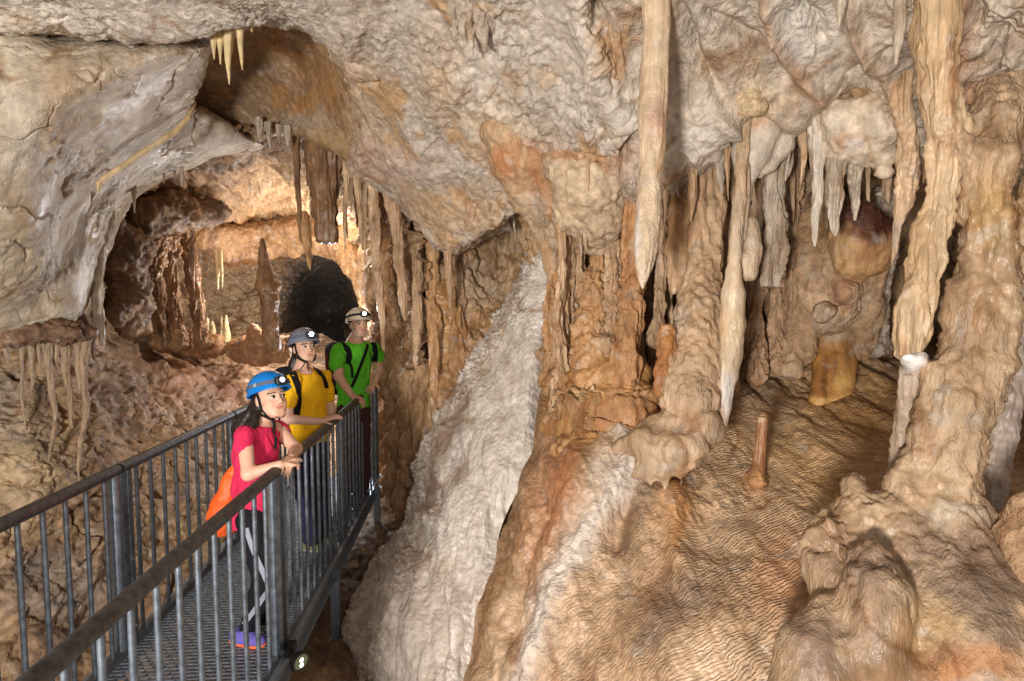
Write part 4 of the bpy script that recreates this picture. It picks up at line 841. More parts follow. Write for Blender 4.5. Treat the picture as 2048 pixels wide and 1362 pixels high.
# the arch and the far chamber
rockform('hanging_rock', [[(215, 440, 5.5, 34), (250, 500, 5.7, 40), (262, 560, 5.9, 34), (240, 620, 5.9, 30)], [(290, 440, 6.2, 40), (350, 430, 6.6, 40), (420, 425, 7.0, 30)], [(275, 590, 6.2, 26), (265, 650, 6.3, 30)]], M['rough'], (sl(112, 84, 58), sl(138, 106, 74), sl(92, 68, 50)), .022, .1, lambda p, U, V: 1.6 * d_lump(p, U, V) + .1 * terrace(p, 2.5, 5, 2), label='dark brown rock mass hanging along the left side of the far chamber', cat='rock', amp=1.0)
rockform('rock_lip', [[(400, 470, 8.0, 26), (450, 500, 8.4, 22), (520, 500, 8.7, 18), (590, 492, 8.8, 18), (650, 488, 8.7, 20), (700, 510, 8.5, 24), (735, 570, 8.3, 24), (748, 640, 8.2, 22)], [(440, 470, 8.2, 24), (520, 470, 8.6, 26), (600, 460, 8.6, 24), (680, 470, 8.4, 26)]], M['rough'], (sl(150, 112, 74), sl(174, 134, 94), sl(124, 90, 60)), .024, .1, lambda p, U, V: 1.3 * d_lump(p, U, V) + .08 * terrace(p, 2.2, 5, 8), label='pale rock lip arching over the dark tunnel in the far chamber', cat='rock')
for i in range(16):
    f_ = i / 15; u = 625 + 150 * f_ + rng.uniform(-6, 6); v = 280 + 105 * f_ ** 1.2 + rng.uniform(-8, 4); d = 5.15 + rng.uniform(-.1, .35); r = rng.uniform(4, 9); L = rng.uniform(40, 200)
    drip('stalactite', [(u, v - 25, d, r * 2), (u, v, d, r), (u + rng.uniform(-2, 3), v + L * .5, d, r * .7), (u + rng.uniform(-2, 6), v + L, d, 1)], M['drip'], bB if i % 2 else bM, 'brown drip in the dense fringe along the right side of the arch', 'stalactite', 'fringe along the right side of the arch', amp=1.0, seed=500 + i)

for i, (pts, lab) in enumerate([
        ([(427, 66, 3.42, 8), (427, 90, 3.42, 5), (428, 118, 3.42, 1)], 'short ivory stalactite at the left end of the ivory cluster'),
        ([(441, 60, 3.44, 10), (441, 95, 3.44, 5), (441, 128, 3.44, 1)], 'second ivory stalactite from the left in the ivory cluster'),
        ([(458, 50, 3.42, 12), (455, 85, 3.42, 8), (456, 125, 3.42, 5), (458, 168, 3.42, 1)], 'longest ivory spike of the cluster on the arch lip'),
        ([(464, 58, 3.46, 5), (463, 90, 3.46, 4), (462, 114, 3.46, 1)], 'slender ivory spike tucked behind the longest ivory one'),
        ([(479, 44, 3.4, 9), (480, 80, 3.4, 6), (483, 115, 3.4, 4), (485, 140, 3.4, 1)], 'ivory spike at the right end of the ivory cluster'),
        ([(504, 42, 3.4, 4), (503, 58, 3.4, 2), (503, 64, 3.4, .8)], 'tiny ivory stub right of the ivory cluster')]):
    drip('stalactite', pts, M['smooth'], bI, lab, 'stalactite', 'ivory stalactites on the arch lip', amp=.35, seed=i)
rockform('drapery', [[(390, 205, 4.42, 3), (376, 235, 4.36, 5), (352, 262, 4.3, 6), (318, 284, 4.2, 5), (280, 308, 4.12, 6), (240, 336, 4.04, 5), (208, 356, 3.98, 6), (198, 366, 3.96, 5), (196, 388, 3.95, 2)]], M['smooth'], (sl(206, 174, 126), sl(214, 188, 146)), .007, .01, d_none, label='long ivory ridge of calcite running down the left rock bulge', cat='drapery')
far = [([(591, 255, 5.2, 9), (594, 340, 5.2, 7), (598, 420, 5.2, 5), (601, 480, 5.2, 2)], bB, 'long thin dark stalactite hanging left of the wide shaft'),
       ([(612, 265, 5.25, 8), (614, 320, 5.25, 5), (616, 372, 5.25, 1)], bB, 'short dark stalactite between the long thin one and the wide shaft'),
       ([(604, 425, 6.2, 12), (610, 460, 6.2, 11), (616, 500, 6.2, 8), (619, 538, 6.2, 2)], (sl(186, 136, 86), sl(200, 154, 104)), 'amber stalactite hanging in front of the dark tunnel'),
       ([(693, 290, 4.95, 9), (692, 380, 4.95, 6), (690, 450, 4.95, 4), (690, 505, 4.95, 1)], bM, 'thin tan stalactite right of the wide shaft'),
       ([(712, 310, 4.95, 12), (716, 370, 4.95, 8), (722, 440, 4.95, 6), (726, 500, 4.95, 2)], bM, 'crooked tan stalactite between the wide shaft and the brown wall'),
       ([(742, 330, 5.0, 16), (748, 400, 5.0, 11), (752, 470, 5.0, 9), (756, 560, 5.1, 8), (764, 640, 5.15, 6), (768, 700, 5.15, 3)], bM, 'very long tan stalactite running down the edge of the brown wall'),
       ([(778, 380, 5.05, 16), (792, 450, 5.05, 12), (800, 520, 5.1, 10), (806, 590, 5.1, 8), (812, 640, 5.1, 3)], bM, 'tan rib hanging beside the very long tan stalactite'),
       ([(836, 420, 5.3, 16), (838, 480, 5.28, 11), (834, 560, 5.26, 10), (836, 640, 5.24, 11), (832, 720, 5.24, 6), (832, 735, 5.24, 2)], bM, 'tan rib in the fold of the brown wall, under the ceiling flank'),
       ([(862, 440, 5.25, 18), (866, 510, 5.22, 13), (864, 590, 5.2, 12), (868, 680, 5.15, 12), (870, 780, 5.1, 8), (870, 800, 5.1, 2)], bO, 'honey rib in the fold of the brown wall, beside the tan rib'),
       ([(535, 245, 5.05, 8), (538, 275, 5.05, 5), (541, 300, 5.05, 1)], bG, 'grey drip at the apex of the arch, left of centre'),
       ([(517, 235, 5.1, 7), (518, 262, 5.1, 5), (519, 278, 5.1, 1)], bG, 'small grey drip left of the apex of the arch'),
       ([(556, 250, 5.0, 7), (557, 270, 5.0, 4), (559, 286, 5.0, 1)], bG, 'small grey drip in the middle of the apex of the arch'),
       ([(573, 252, 5.0, 10), (574, 272, 5.0, 6), (575, 292, 5.0, 1)], bG, 'pale drip just left of the long thin dark stalactite'),
       ([(268, 372, 4.9, 7), (268, 395, 4.9, 4), (269, 425, 4.9, 1)], bG, 'lone drip under the lower left of the arch'),
       ([(330, 330, 5.1, 4), (328, 350, 5.1, 3), (327, 368, 5.1, .8)], bG, 'first small drip along the left of the arch'),
       ([(350, 322, 5.15, 4), (350, 340, 5.15, 3), (349, 358, 5.15, .8)], bG, 'second small drip along the left of the arch'),
       ([(368, 314, 5.2, 5), (364, 340, 5.2, 3), (363, 372, 5.2, .8)], bG, 'longest of the small drips along the left of the arch'),
       ([(433, 505, 7.2, 3.2), (435, 545, 7.2, 2.6), (436, 578, 7.2, 1)], bI, 'ivory soda straw in the far chamber, the left of a pair'),
       ([(441, 500, 7.2, 3.2), (443, 540, 7.2, 2.6), (445, 574, 7.2, 1)], bI, 'ivory soda straw in the far chamber, the right of a pair'),
       ([(940, 300, 4.3, 6), (940, 325, 4.3, 4), (940, 345, 4.3, 1)], bG, 'small grey drip under the ceiling flank, the left of two'),
       ([(952, 300, 4.3, 5), (952, 320, 4.3, 3), (952, 340, 4.3, 1)], bG, 'small grey drip under the ceiling flank, the right of two'),
       ([(978, 330, 4.5, 9), (980, 370, 4.5, 6), (978, 410, 4.5, 4), (977, 440, 4.5, 1)], bB, 'dark drip in the pocket behind the pointed tan curtain'),
       ([(1025, 370, 4.8, 6), (1026, 420, 4.8, 4), (1030, 475, 4.8, 1.5)], bG, 'thin straw in the pocket beside the pointed tan curtain'),
       ([(950, 350, 4.35, 18), (948, 400, 4.4, 12), (946, 440, 4.45, 3)], bM, 'stubby tan fang under the ceiling flank'),
       ([(895, 470, 4.9, 10), (898, 540, 4.9, 6), (900, 600, 4.95, 4), (900, 620, 4.95, 1)], bM, 'amber straw at the tip of the ceiling flank'),
       ([(215, 400, 4.75, 10), (212, 450, 4.75, 12), (200, 520, 4.72, 8), (196, 580, 4.7, 10), (200, 650, 4.7, 8), (204, 690, 4.7, 3)], bW, 'pale ribbon of calcite hanging down the left edge of the arch')]
for i, (pts, base, lab) in enumerate(far):
    drip('soda_straw' if 'straw' in lab else 'stalactite', pts, M['drip'], base, lab, 'soda straw' if 'straw' in lab else 'stalactite', amp=.8, seed=40 + i)
rockform('stalactite', [[(650, 250, 5.1, 40), (651, 300, 5.1, 32), (650, 360, 5.1, 27), (650, 420, 5.1, 24), (652, 460, 5.1, 22), (652, 500, 5.1, 21)], [(632, 280, 5.1, 16), (634, 380, 5.1, 10)], [(676, 280, 5.1, 16), (672, 360, 5.1, 8)]], M['drip'], bB, .014, .03, d_drip,
    cuts=[(W(650, 487, 5.1), (0, 0, -1))], label='wide fluted brown shaft hanging broken off flat in the arch', cat='stalactite', amp=1.6, blobs=[(652, 460, 24, 30, sl(150, 122, 100), .7)])
for i, (pts, lab) in enumerate([
        ([(310, 470, 6.6, 26), (311, 540, 6.7, 14), (312, 600, 6.8, 12), (318, 660, 6.9, 16), (320, 690, 6.9, 24)], 'dark brown column at the left of the far chamber'),
        ([(336, 470, 6.8, 22), (340, 540, 6.9, 12), (346, 600, 7.0, 12), (352, 660, 7.0, 16), (354, 690, 7.0, 22)], 'dark brown column second from left in the far chamber'),
        ([(366, 440, 7.0, 26), (376, 490, 7.1, 14), (386, 560, 7.2, 12), (396, 620, 7.2, 11), (403, 672, 7.2, 12), (406, 690, 7.2, 18)], 'leaning grey-brown column in front of the lit chamber wall')]):
    drip('cave_column', pts, M['drip'], bB, lab, 'column', 'dark columns in the far chamber', amp=1.8, seed=70 + i)
rockform('stalagmite', [[(524, 480, 6.6, 5), (526, 500, 6.6, 7), (530, 525, 6.6, 10), (534, 555, 6.6, 18), (536, 575, 6.6, 22), (540, 600, 6.6, 17), (541, 640, 6.6, 14), (544, 690, 6.6, 18)], [(520, 575, 6.6, 7)], [(555, 570, 6.6, 8)]], M['drip'], bB, .016, .03, d_lump, label='tall knobbly stalagmite with a slim top in front of the tunnel', cat='stalagmite', amp=.7)
for i, (u, t, b, r, lab) in enumerate([(414, 635, 672, 5, 'stubby ivory stalagmite, leftmost of the little row'), (425, 642, 675, 6, 'squat ivory stalagmite, second of the little row'), (443, 632, 672, 4, 'slender ivory stalagmite, third of the little row'), (452, 630, 670, 4, 'slender ivory stalagmite, rightmost of the little row')]):
    drip('stalagmite', [(u, t, 7.6, 1), (u, t + 6, 7.6, r * .6), (u + 1, (t + b) / 2, 7.6, r), (u + 2, b, 7.6, r * 1.6), (u + 2, b + 14, 7.6, r * 2)], M['drip'], bI, lab, 'stalagmite', 'little ivory stalagmites in the far chamber', amp=.5, seed=i)
rockform('rock_mound', [[(600, 690, 7.6, 24), (560, 700, 7.4, 26), (520, 700, 7.4, 30), (480, 700, 7.6, 26)], [(505, 660, 7.3, 12), (515, 690, 7.3, 16)], [(430, 690, 7.6, 24), (380, 690, 7.6, 26)]], M['mud'], (sl(134, 96, 64), sl(156, 114, 78)), .02, .06, d_lump, label='brown mud mound behind the people in the far chamber', cat='rock', amp=1.2)

# the shelf and its dripping curtain on the left
rockform('rock_shelf', [[(-120, 690, 3.9, 22), (-20, 674, 3.98, 20), (60, 668, 4.05, 20), (130, 664, 4.15, 20), (184, 664, 4.3, 12)], [(-120, 660, 4.4, 30), (0, 658, 4.3, 28), (100, 652, 4.4, 24), (160, 648, 4.5, 18)]], M['rough'], (sl(104, 76, 58), sl(128, 96, 70), sl(84, 62, 50)), .013, .05, d_lump, label='rusty brown rock shelf jutting out under the left rock bulge', cat='rock', amp=1.6)
st = [(-8, 690, 4.15, 6, [(-6, 735), (-5, 790)]), (12, 690, 4.15, 6, [(16, 720), (18, 742)]), (42, 684, 4.2, 6, [(44, 720), (43, 800), (52, 860)]), (62, 688, 4.2, 8, [(62, 730), (66, 765), (62, 788)]),
      (80, 688, 4.22, 7, [(78, 715), (80, 745)]), (96, 690, 4.2, 9, [(97, 735), (104, 790), (110, 830), (106, 870), (100, 910), (88, 960)]), (112, 688, 4.25, 5, [(112, 712), (114, 735)]), (132, 688, 4.22, 10, [(132, 740), (140, 800), (144, 850), (146, 856)]),
      (156, 684, 4.28, 9, [(156, 730), (158, 778), (156, 790)]), (172, 680, 4.3, 9, [(168, 740), (172, 800), (170, 850), (162, 890), (156, 935), (160, 962)]), (186, 674, 4.4, 6, [(186, 710), (190, 718)])]
names = ['at the left picture edge', 'short and just right of the left picture edge', 'long and straight, third from the left', 'forked-looking and mid-length, fourth from the left', 'short, fifth from the left', 'longest of the left half, reaching past the rail', 'shortest one in the middle',
         'thick and straight, at the middle of the fringe', 'mid-length, third from the right end', 'long and twisting, second from the right end', 'short one at the right end of the shelf']
for i, (u, v, d, r, rest) in enumerate(st):
    n = len(rest); pts = [(u, v - 14, d, r * 1.7), (u, v + 6, d, r)] + [(a, b, d + .03 * k, r * (.8 - .55 * (k + 1) / n) if k < n - 1 else 1.2) for k, (a, b) in enumerate(rest)]
    drip('stalactite', pts, M['drip'], (sl(156, 128, 100), sl(178, 152, 122)), 'dripstone strand under the rusty shelf, ' + names[i], 'stalactite', 'dripstone fringe under the rusty shelf', amp=.7, seed=90 + i)

for i, (u, v, d, r) in enumerate([(795, 945, 6.6, 26), (772, 962, 6.4, 10), (700, 1252, 4.25, 9), (716, 1240, 4.3, 6), (745, 1112, 5.2, 10), (728, 1100, 5.3, 7), (708, 1130, 5.0, 8), (760, 1085, 5.4, 6), (690, 1180, 4.7, 6)]):
    rockform('stone', [[(u - r * .4, v, d, r * .8), (u + r * .4, v + 1, d, r * .7)], [(u, v - r * .3, d, r * .6)]], M['rough'], (sl(176, 130, 92), sl(196, 152, 112)) if i == 0 else bM, .009, .02, d_lump, label='reddish boulder on the floor beside the far end of the walkway' if i == 0 else 'small loose stone on the dark floor beside the walkway', cat='stone', group=None if i == 0 else 'loose stones on the floor', amp=.6)
# ------------------------------------------------------------------ the steel walkway
class MB:
    def __init__(self): self.v = []; self.q = []; self.t = []; self.n = 0

    def add(self, v, q, t=()):
        v = np.asarray(v, float); self.v.append(v)
        self.q += [[i + self.n for i in f] for f in q]; self.t += [[i + self.n for i in f] for f in t]; self.n += len(v)

    def box(self, c, s, R=None):
        c = np.asarray(c, float); sg = np.array([[x, y, z] for x in (-1, 1) for y in (-1, 1) for z in (-1, 1)], float) * np.asarray(s, float)
        if R is not None: sg = sg @ np.asarray(R).T
        self.add(c + sg, [[0, 1, 3, 2], [4, 6, 7, 5], [0, 4, 5, 1], [2, 3, 7, 6], [0, 2, 6, 4], [1, 5, 7, 3]])

    def tube(self, pts, r, seg=14):
        P = np.asarray(pts, float); n = len(P); T = np.gradient(P, axis=0); T /= np.linalg.norm(T, axis=1)[:, None]
        ref = np.array([0, 0, 1.0]) if abs(T[0][2]) < .8 else np.array([1.0, 0, 0])
        A = np.cross(T, ref); A /= np.linalg.norm(A, axis=1)[:, None]; B = np.cross(T, A); th = np.linspace(0, 2 * math.pi, seg, endpoint=False)
        rr = np.broadcast_to(np.asarray(r, float), (n,))
        X = P[:, None] + (A[:, None] * np.cos(th)[None, :, None] + B[:, None] * np.sin(th)[None, :, None]) * rr[:, None, None]
        v = np.concatenate([X.reshape(-1, 3), P[:1], P[-1:]]); j = range(seg)
        self.add(v, grid_quads(n, seg, True).tolist(), [[n * seg, (k + 1) % seg, k] for k in j] + [[n * seg + 1, (n - 1) * seg + k, (n - 1) * seg + (k + 1) % seg] for k in j])

    def build(self, name, mat, parent=None, smooth=False, col=None):
        v = np.concatenate(self.v); o = mesh_object(name, v, self.q, mat, parent, None, smooth, self.t or None)
        if smooth:
            try: o.data.set_sharp_from_angle(angle=math.radians(50))
            except Exception: pass
        return o


GALV = plain('galvanised_steel', sl(120, 127, 134), 0.45, 0.7, 0.2, 26, 0.35)
GALVD = plain('worn_galvanised_handrail', sl(96, 94, 92), 0.5, 0.6, 0.25, 34, 0.4)
GALVL = plain('bright_galvanised_steel', sl(150, 160, 170), 0.45, 0.5, 0.12, 18, 0.15)
BLACKP = plain('black_plastic', sl(26, 26, 28), 0.45, 0, 0.1, 80)

HR = 1.02
pA, pB = onz(548, 945, HR), onz(750, 770, HR)
wd = pB - pA; wd[2] = 0; wd /= np.linalg.norm(wd); wn = np.array([-wd[1], wd[0], 0])        # along the walkway, and to its left
WID = 0.86


def along(s, off=0.0, z=0.0):
    p = pA + wd * s + wn * off; return np.array([p[0], p[1], z])


Rw = np.stack([wd, wn, [0, 0, 1]], 1); S_END = float((pB - pA) @ wd) + .03; S0 = -2.3
wk = empty('walkway', along(0.5, WID / 2, 0), 'narrow galvanised steel walkway with a perforated grating deck', 'walkway')


def kid(o, par):
    o.parent = par; o.matrix_parent_inverse = par.matrix_world.inverted() if False else o.matrix_parent_inverse
    # keep world position: the mesh was built in world space
    loc = par.location; rz = par.rotation_euler[2]
    o.data.transform(__import__('mathutils').Matrix.Rotation(-rz, 4, 'Z') @ __import__('mathutils').Matrix.Translation(-Vector(loc)))
    return o


g = MB(); ns = int((S_END - S0) / .031)
for i in range(ns):
    s = S0 + .05 + i * .031
    g.box(along(s, WID / 2, -.004), (.0055, WID / 2 - .03, .004), Rw)
    for k in range(15):
        off = .05 + k * .056 + (.028 if i % 2 else 0)
        if off < WID - .05: g.box(along(s + .0155, off, -.006), (.0098, .005, .004), Rw)
kid(g.build('grating_deck', GALV), wk)
for off in (-.005, WID + .005):
    g = MB(); g.box(along((S0 + S_END) / 2, off, -.045), ((S_END - S0) / 2, .006, .065), Rw)
    sg = 1 if off < 0 else -1
    g.box(along((S0 + S_END) / 2, off - sg * .026, .0215), ((S_END - S0) / 2, .0195, .004), Rw)
    g.box(along((S0 + S_END) / 2, off - sg * .026, -.112), ((S_END - S0) / 2, .0195, .004), Rw)
    kid(g.build('side_beam', GALVL), wk)
for s in (1.12, 3.0):
    for off in (.0, WID):
        g = MB(); p = along(s, off - .03 if off == 0 else off + .03); zb = -.56
        g.box((p[0], p[1], (zb - .03) / 2 - .01), (.004, .034, (-.03 - zb) / 2), Rw); g.box((p[0] + .036, p[1] - .03, (zb - .03) / 2 - .01), (.034, .004, (-.03 - zb) / 2), Rw)
        g.box((p[0] + .02, p[1], zb - .012), (.07, .06, .006), Rw)
        kid(g.build('support_leg', GALVL), wk)


def railing(off, s0, s1, posts, label, sign):
    r = empty('railing', along((s0 + s1) / 2, off, 0), label, 'railing')
    cuts = [s0] + posts + [s1]
    for a, b in zip(cuts[:-1], cuts[1:]):
        if b - a < .05: continue
        g = MB(); g.tube([along(a + .012 + (b - a - .03) * t, off, HR) for t in np.linspace(0, 1, 40)], .030, 20); kid(g.build('handrail', GALVD, None, True), r)
    for s in posts:
        g = MB(); g.tube([along(s - .045, off, z) for z in np.linspace(.03, HR - .02, 8)], .031, 18); kid(g.build('post', GALV, None, True), r)
        for zz in (.12, .5, .9):
            g = MB(); q = along(s + .045, off + .03 * sign, zz); nn = np.array([wn[0], wn[1], 0]) * sign; g.tube([q, q + nn * .007], .009, 6); kid(g.build('bolt', GALVD), r)
        g = MB(); g.box(along(s + .022, off, HR / 2 - .0), (.004, .026, HR / 2 - .02), Rw); g.box(along(s + .045, off + .026 * sign, HR / 2), (.019, .004, HR / 2 - .02), Rw)
        kid(g.build('angle_post', GALV), r)
    s = s0 + .07
    while s < s1 - .05:
        if min([abs(s - q + .01) for q in posts] + [9]) > .115:
            g = MB(); g.tube([along(s, off, z) for z in np.linspace(.028, HR - .022, 4)], .0115, 10); kid(g.build('baluster', GALV, None, True), r)
        s += .142
    g = MB(); g.box(along((s0 + s1) / 2, off, .032), ((s1 - s0) / 2, .018, .005), Rw); kid(g.build('bottom_rail', GALV), r)
    return r


railing(0.0, -2.2, S_END, [0.03, 1.56, S_END - .03], 'right-hand walkway railing that the three people lean on', 1)
railing(WID, -2.2, S_END, [float((onz(238, 938, HR) - pA) @ wd), 1.60, S_END - .03], 'left-hand walkway railing behind the people, next to the muddy wall', -1)

# the round flood lamp clamped to the foot of the post
LC = W(601, 1323, 2.93)
lf = empty('flood_lamp', LC, 'small round black flood lamp clamped at the foot of the nearest post', 'lamp')
ld = np.array([.78, -.62, -.05]); ld /= np.linalg.norm(ld); la = np.cross(ld, [0, 0, 1]); la /= np.linalg.norm(la); lu = np.cross(la, ld)
g = MB(); g.tube([LC - ld * .045, LC - ld * .03, LC - ld * .004, LC + ld * .006], [.028, .044, .047, .047], 28); kid(g.build('housing', BLACKP, None, True), lf)
g = MB(); g.tube([LC + ld * .0065, LC + ld * .011], [.038, .034], 28); kid(g.build('lens', plain('lamp_glass', sl(150, 160, 120), .1, 0, spec=.6), None, True), lf)
for dz in (-.015, .013):
    g = MB(); g.tube([LC + ld * .0112 + lu * dz, LC + ld * .0135 + lu * dz], [.011, .008], 14); kid(g.build('led', plain('lit_led', (1, 1, .8), .3, emit=((1, .98, .75), 4.0)), None, True), lf)
g = MB(); pc = along(.06, -.03, .045); g.box((LC - ld * .07 + pc) / 2, (.05, .018, .022), Rw); g.tube([LC - ld * .05, (LC - ld * .05 + pc) / 2, pc], .014, 10)
kid(g.build('clamp', BLACKP), lf)
g = MB(); g.tube([LC - ld * .05 - np.array([0, 0, .04]) + np.array([.0 - .02 * t, -.01, -.03 * math.sin(3.1 * t)]) for t in np.linspace(0, 1, 12)], .005, 8); kid(g.build('cable', BLACKP, None, True), lf)
# ------------------------------------------------------------------ the three visitors
from mathutils.bvhtree import BVHTree


def skinmat(name, tone):
    m, nt, N, L, b = nodes_of(name); at = N.new('ShaderNodeAttribute'); at.attribute_name = 'Col'
    L.new(at.outputs['Color'], b.inputs['Base Color']); b.inputs['Roughness'].default_value = .5
    b.inputs['Subsurface Weight'].default_value = .12; b.inputs['Subsurface Radius'].default_value = (.02, .008, .005); b.inputs['Subsurface Scale'].default_value = .3
    return m


SKIN = skinmat('skin', None)
HAIR = plain('dark_hair', sl(34, 22, 18), .45, 0, .8, 60, .4, stretch=(1, 1, .15))


def cloth(name, c, bump=.25, var=.12, rough=.85, scale=200): return plain(name, c, rough, 0, bump, scale, var, .25)


BLACKW = cloth('black_webbing', sl(22, 22, 24), .3)
EYEW = plain('eye_white', sl(196, 186, 178), .25); EYED = plain('dark_iris', sl(34, 22, 16), .2)


def hand(f, wrist, dr, nrm, side, curl=.5, sc=1.0, spread=.12):
    """palm, four unequal fingers bent at the knuckles and a thumb from the side of the palm; dr along the hand, nrm out of its back"""
    dr = np.asarray(dr, float) / np.linalg.norm(dr); nrm = np.asarray(nrm, float); nrm = nrm - dr * (nrm @ dr); nrm /= np.linalg.norm(nrm); sd = np.cross(dr, nrm) * side
    k = sc; P0 = wrist + dr * .045 * k
    for t in (-1, 0, 1): f.cone(wrist + sd * .012 * t * k, wrist + dr * .082 * k + sd * .024 * t * k, .015 * k, .0125 * k, .008)
    for i, (o, L) in enumerate(((.031, .068), (.0105, .078), (-.0105, .073), (-.031, .056))):
        d = dr + sd * o * spread * 30 * .1; d /= np.linalg.norm(d); p = wrist + dr * .085 * k + sd * o * k; a = curl * .5
        seg = [L * .42, L * .32, L * .26]; r = .0092 * k
        for j, s in enumerate(seg):
            d2 = d * math.cos(a) - nrm * math.sin(a); q = p + d2 * s * k; f.cone(p, q, r, r * .9, .003); p = q; a += curl * .75; r *= .92
    p = wrist + dr * .025 * k + sd * .026 * k; d = dr * .6 + sd * .75 - nrm * .3; d /= np.linalg.norm(d)
    q = p + d * .042 * k; f.cone(p, q, .0125 * k, .0105 * k, .008); d = dr * .9 + sd * .3 - nrm * .35; d /= np.linalg.norm(d); f.cone(q, q + d * .03 * k, .0105 * k, .0085 * k, .004)


class Person:
    def __init__(s, label, base, yaw, hc, hs=1.0, tilt=0.0, h=.0055, female=True, skin=sl(206, 158, 128)):
        s.root = empty('person', base, label, 'person'); s.h = h; s.hs = hs; s.hc = np.asarray(hc, float); s.female = female; s.skin = skin
        a = math.radians(yaw); t = math.radians(tilt)
        fw = np.array([math.sin(a), -math.cos(a), 0]); up = np.array([0, 0, 1.0]); s.L = np.cross(up, fw)
        s.F = fw * math.cos(t) + up * math.sin(t); s.U = np.cross(s.F, s.L)
        s.R3 = np.stack([s.L, s.F, s.U], 1)

    def H(s, l, f, u): return s.hc + (s.L * l + s.F * f + s.U * u) * s.hs

    def head(s, f, neck):
        k = s.hs; R = s.R3; e = lambda c, r, kk=.02, op='add': f.ell(s.H(*c), np.array(r) * k, kk * k, op, R)
        e((0, -.012, .03), (.074, .092, .09)); e((0, .028, -.03), (.060, .062, .085), .03); e((0, .054, -.086), (.032, .03, .026) if s.female else (.038, .032, .03), .03)
        for q in (-1, 1):
            e((q * .036, .052, -.035), (.026, .03, .03), .02)
            f.cone(s.H(q * .05, .03, -.06), s.H(q * .02, .065, -.09), .02 * k, .02 * k, .02)
        f.cone(s.H(-.034, .078, .028), s.H(.034, .078, .028), .010 * k, .010 * k, .018)
        f.cone(s.H(0, .088, .016), s.H(0, .108, -.026), .007 * k, .011 * k, .01); f.cone(s.H(-.012, .096, -.03), s.H(.012, .096, -.03), .008 * k, .008 * k, .006)
        for q in (-1, 1): e((q * .031, .100, .006), (.017, .014, .009), .008, 'sub')
        f.cone(s.H(-.018, .081, -.053), s.H(.018, .081, -.053), .0055 * k, .0055 * k, .006); f.cone(s.H(-.014, .081, -.062), s.H(.014, .081, -.062), .006 * k, .006 * k, .005)
        for q in (-1, 1): e((q * .076, -.008, -.008), (.010, .018, .031), .008)
        f.chain([(s.H(0, -.025, -.05), .05 * k), (neck, (.047 if s.female else .056) * k)], .03)

    def headcol(s, V):
        q = (V - s.hc) / s.hs; l, f, u = q @ s.L, q @ s.F, q @ s.U
        n = fbm(V * 40, 3)[:, None]; col = s.skin[None] * (1 + .06 * n)
        lip = (np.abs(u + .057) < .0085 * np.sqrt(np.clip(1 - (l / .023) ** 2, 0, 1))) & (f > .07); col[lip] = s.skin * np.array([.80, .46, .46])
        ck = np.exp(-(((np.abs(l) - .04) / .02) ** 2 + ((u + .03) / .022) ** 2))[:, None] * (f > .03)[:, None]; col = col * (1 - ck * np.array([.02, .14, .16]))
        br = (np.abs(np.abs(l) - .031) < .020) & (np.abs(u - .029 + .1 * np.abs(np.abs(l) - .027)) < (.0046 if s.female else .0058)) & (f > .05); col[br] = sl(52, 34, 26)
        if not s.female:
            b = (u < -.03) & (f > .0) & (u > -.12) & ~lip; bw = (b * np.clip(.2 + .4 * fbm(V * 60, 2), 0, .35))[:, None]; col = col * (1 - bw) + sl(120, 92, 78) * bw
        return col

    def add(s, f, name, mat, disp=None, colfn=None, it=2, parent=None):
        V, Q = f.mesh(); V = relax(V, Q, it, .4)
        if disp: V = V + vnormals(V, Q) * disp(V)[:, None]
        o = mesh_object(name, V, Q, mat, None, colfn(V) if colfn else None)
        par = parent or s.root; o.parent = par
        base = s.root.location
        o.data.transform(__import__('mathutils').Matrix.Translation(-Vector(base)))
        if parent is not None: pass
        return o

    def field(s, pts, pad=.2, h=None):
        P = np.array(pts); return Field(P.min(0) - pad, P.max(0) + pad, h or s.h)

    def mb(s, g, name, mat, parent=None, smooth=True):
        o = g.build(name, mat, parent or s.root, smooth); o.data.transform(__import__('mathutils').Matrix.Translation(-Vector(s.root.location))); return o

    def eyes(s):
        for q in (-1, 1):
            g = MB(); c = s.H(q * .031, .0805, .006); r = .0128 * s.hs
            th = np.linspace(-1, 1, 9); g.tube([c + s.F * r * t for t in th], np.maximum(r * np.sqrt(np.maximum(1 - th ** 2, 0)), 1e-4), 12)
            e = s.mb(g, 'eye', EYEW); gz = s.F + s.L * .12 * 1 + s.U * .02; gz /= np.linalg.norm(gz)
            g = MB(); g.tube([c + gz * r * .86, c + gz * r * 1.04], [0.0084 * s.hs, .0070 * s.hs], 12); s.mb(g, 'iris', EYED, e)
            g = MB(); g.tube([s.H(q * .031 + x, .0905 - abs(x) * .3, .0125 - abs(x) * .18) for x in np.linspace(-.016, .016, 7)], .0027 * s.hs, 6); s.mb(g, 'eyelash', HAIR)

    def helmet(s, mat, strapmat, c=(0, -.006, .052), r=(.112, .136, .112), lampmat=None, tilt=8, band=None, lit=6.0):
        k = s.hs; f = Field(s.H(0, 0, .05) - .2, s.H(0, 0, .05) + .2, .0045); ce = s.H(*c)
        f.ell(ce, np.array(r) * k, 0, 'add', s.R3)
        t = math.radians(tilt); n = -(s.U * math.cos(t) + s.F * -math.sin(t)); rim = s.H(0, 0, .038)
        f.plane(rim, n)
        # rolled rim and short peak, then hollow it
        ax = s.L; ay = np.cross(n, s.L)
        ring = [rim + ax * math.cos(a) * (r[0] + .001) * k + ay * math.sin(a) * (r[1] + .001) * k - s.F * .006 * k for a in np.linspace(0, 2 * math.pi, 33)]
        f.chain([(p, .006) for p in ring], .006)
        f.ell(ce - s.U * .012 * k, (np.array(r) - .011) * k, 0, 'sub', s.R3)
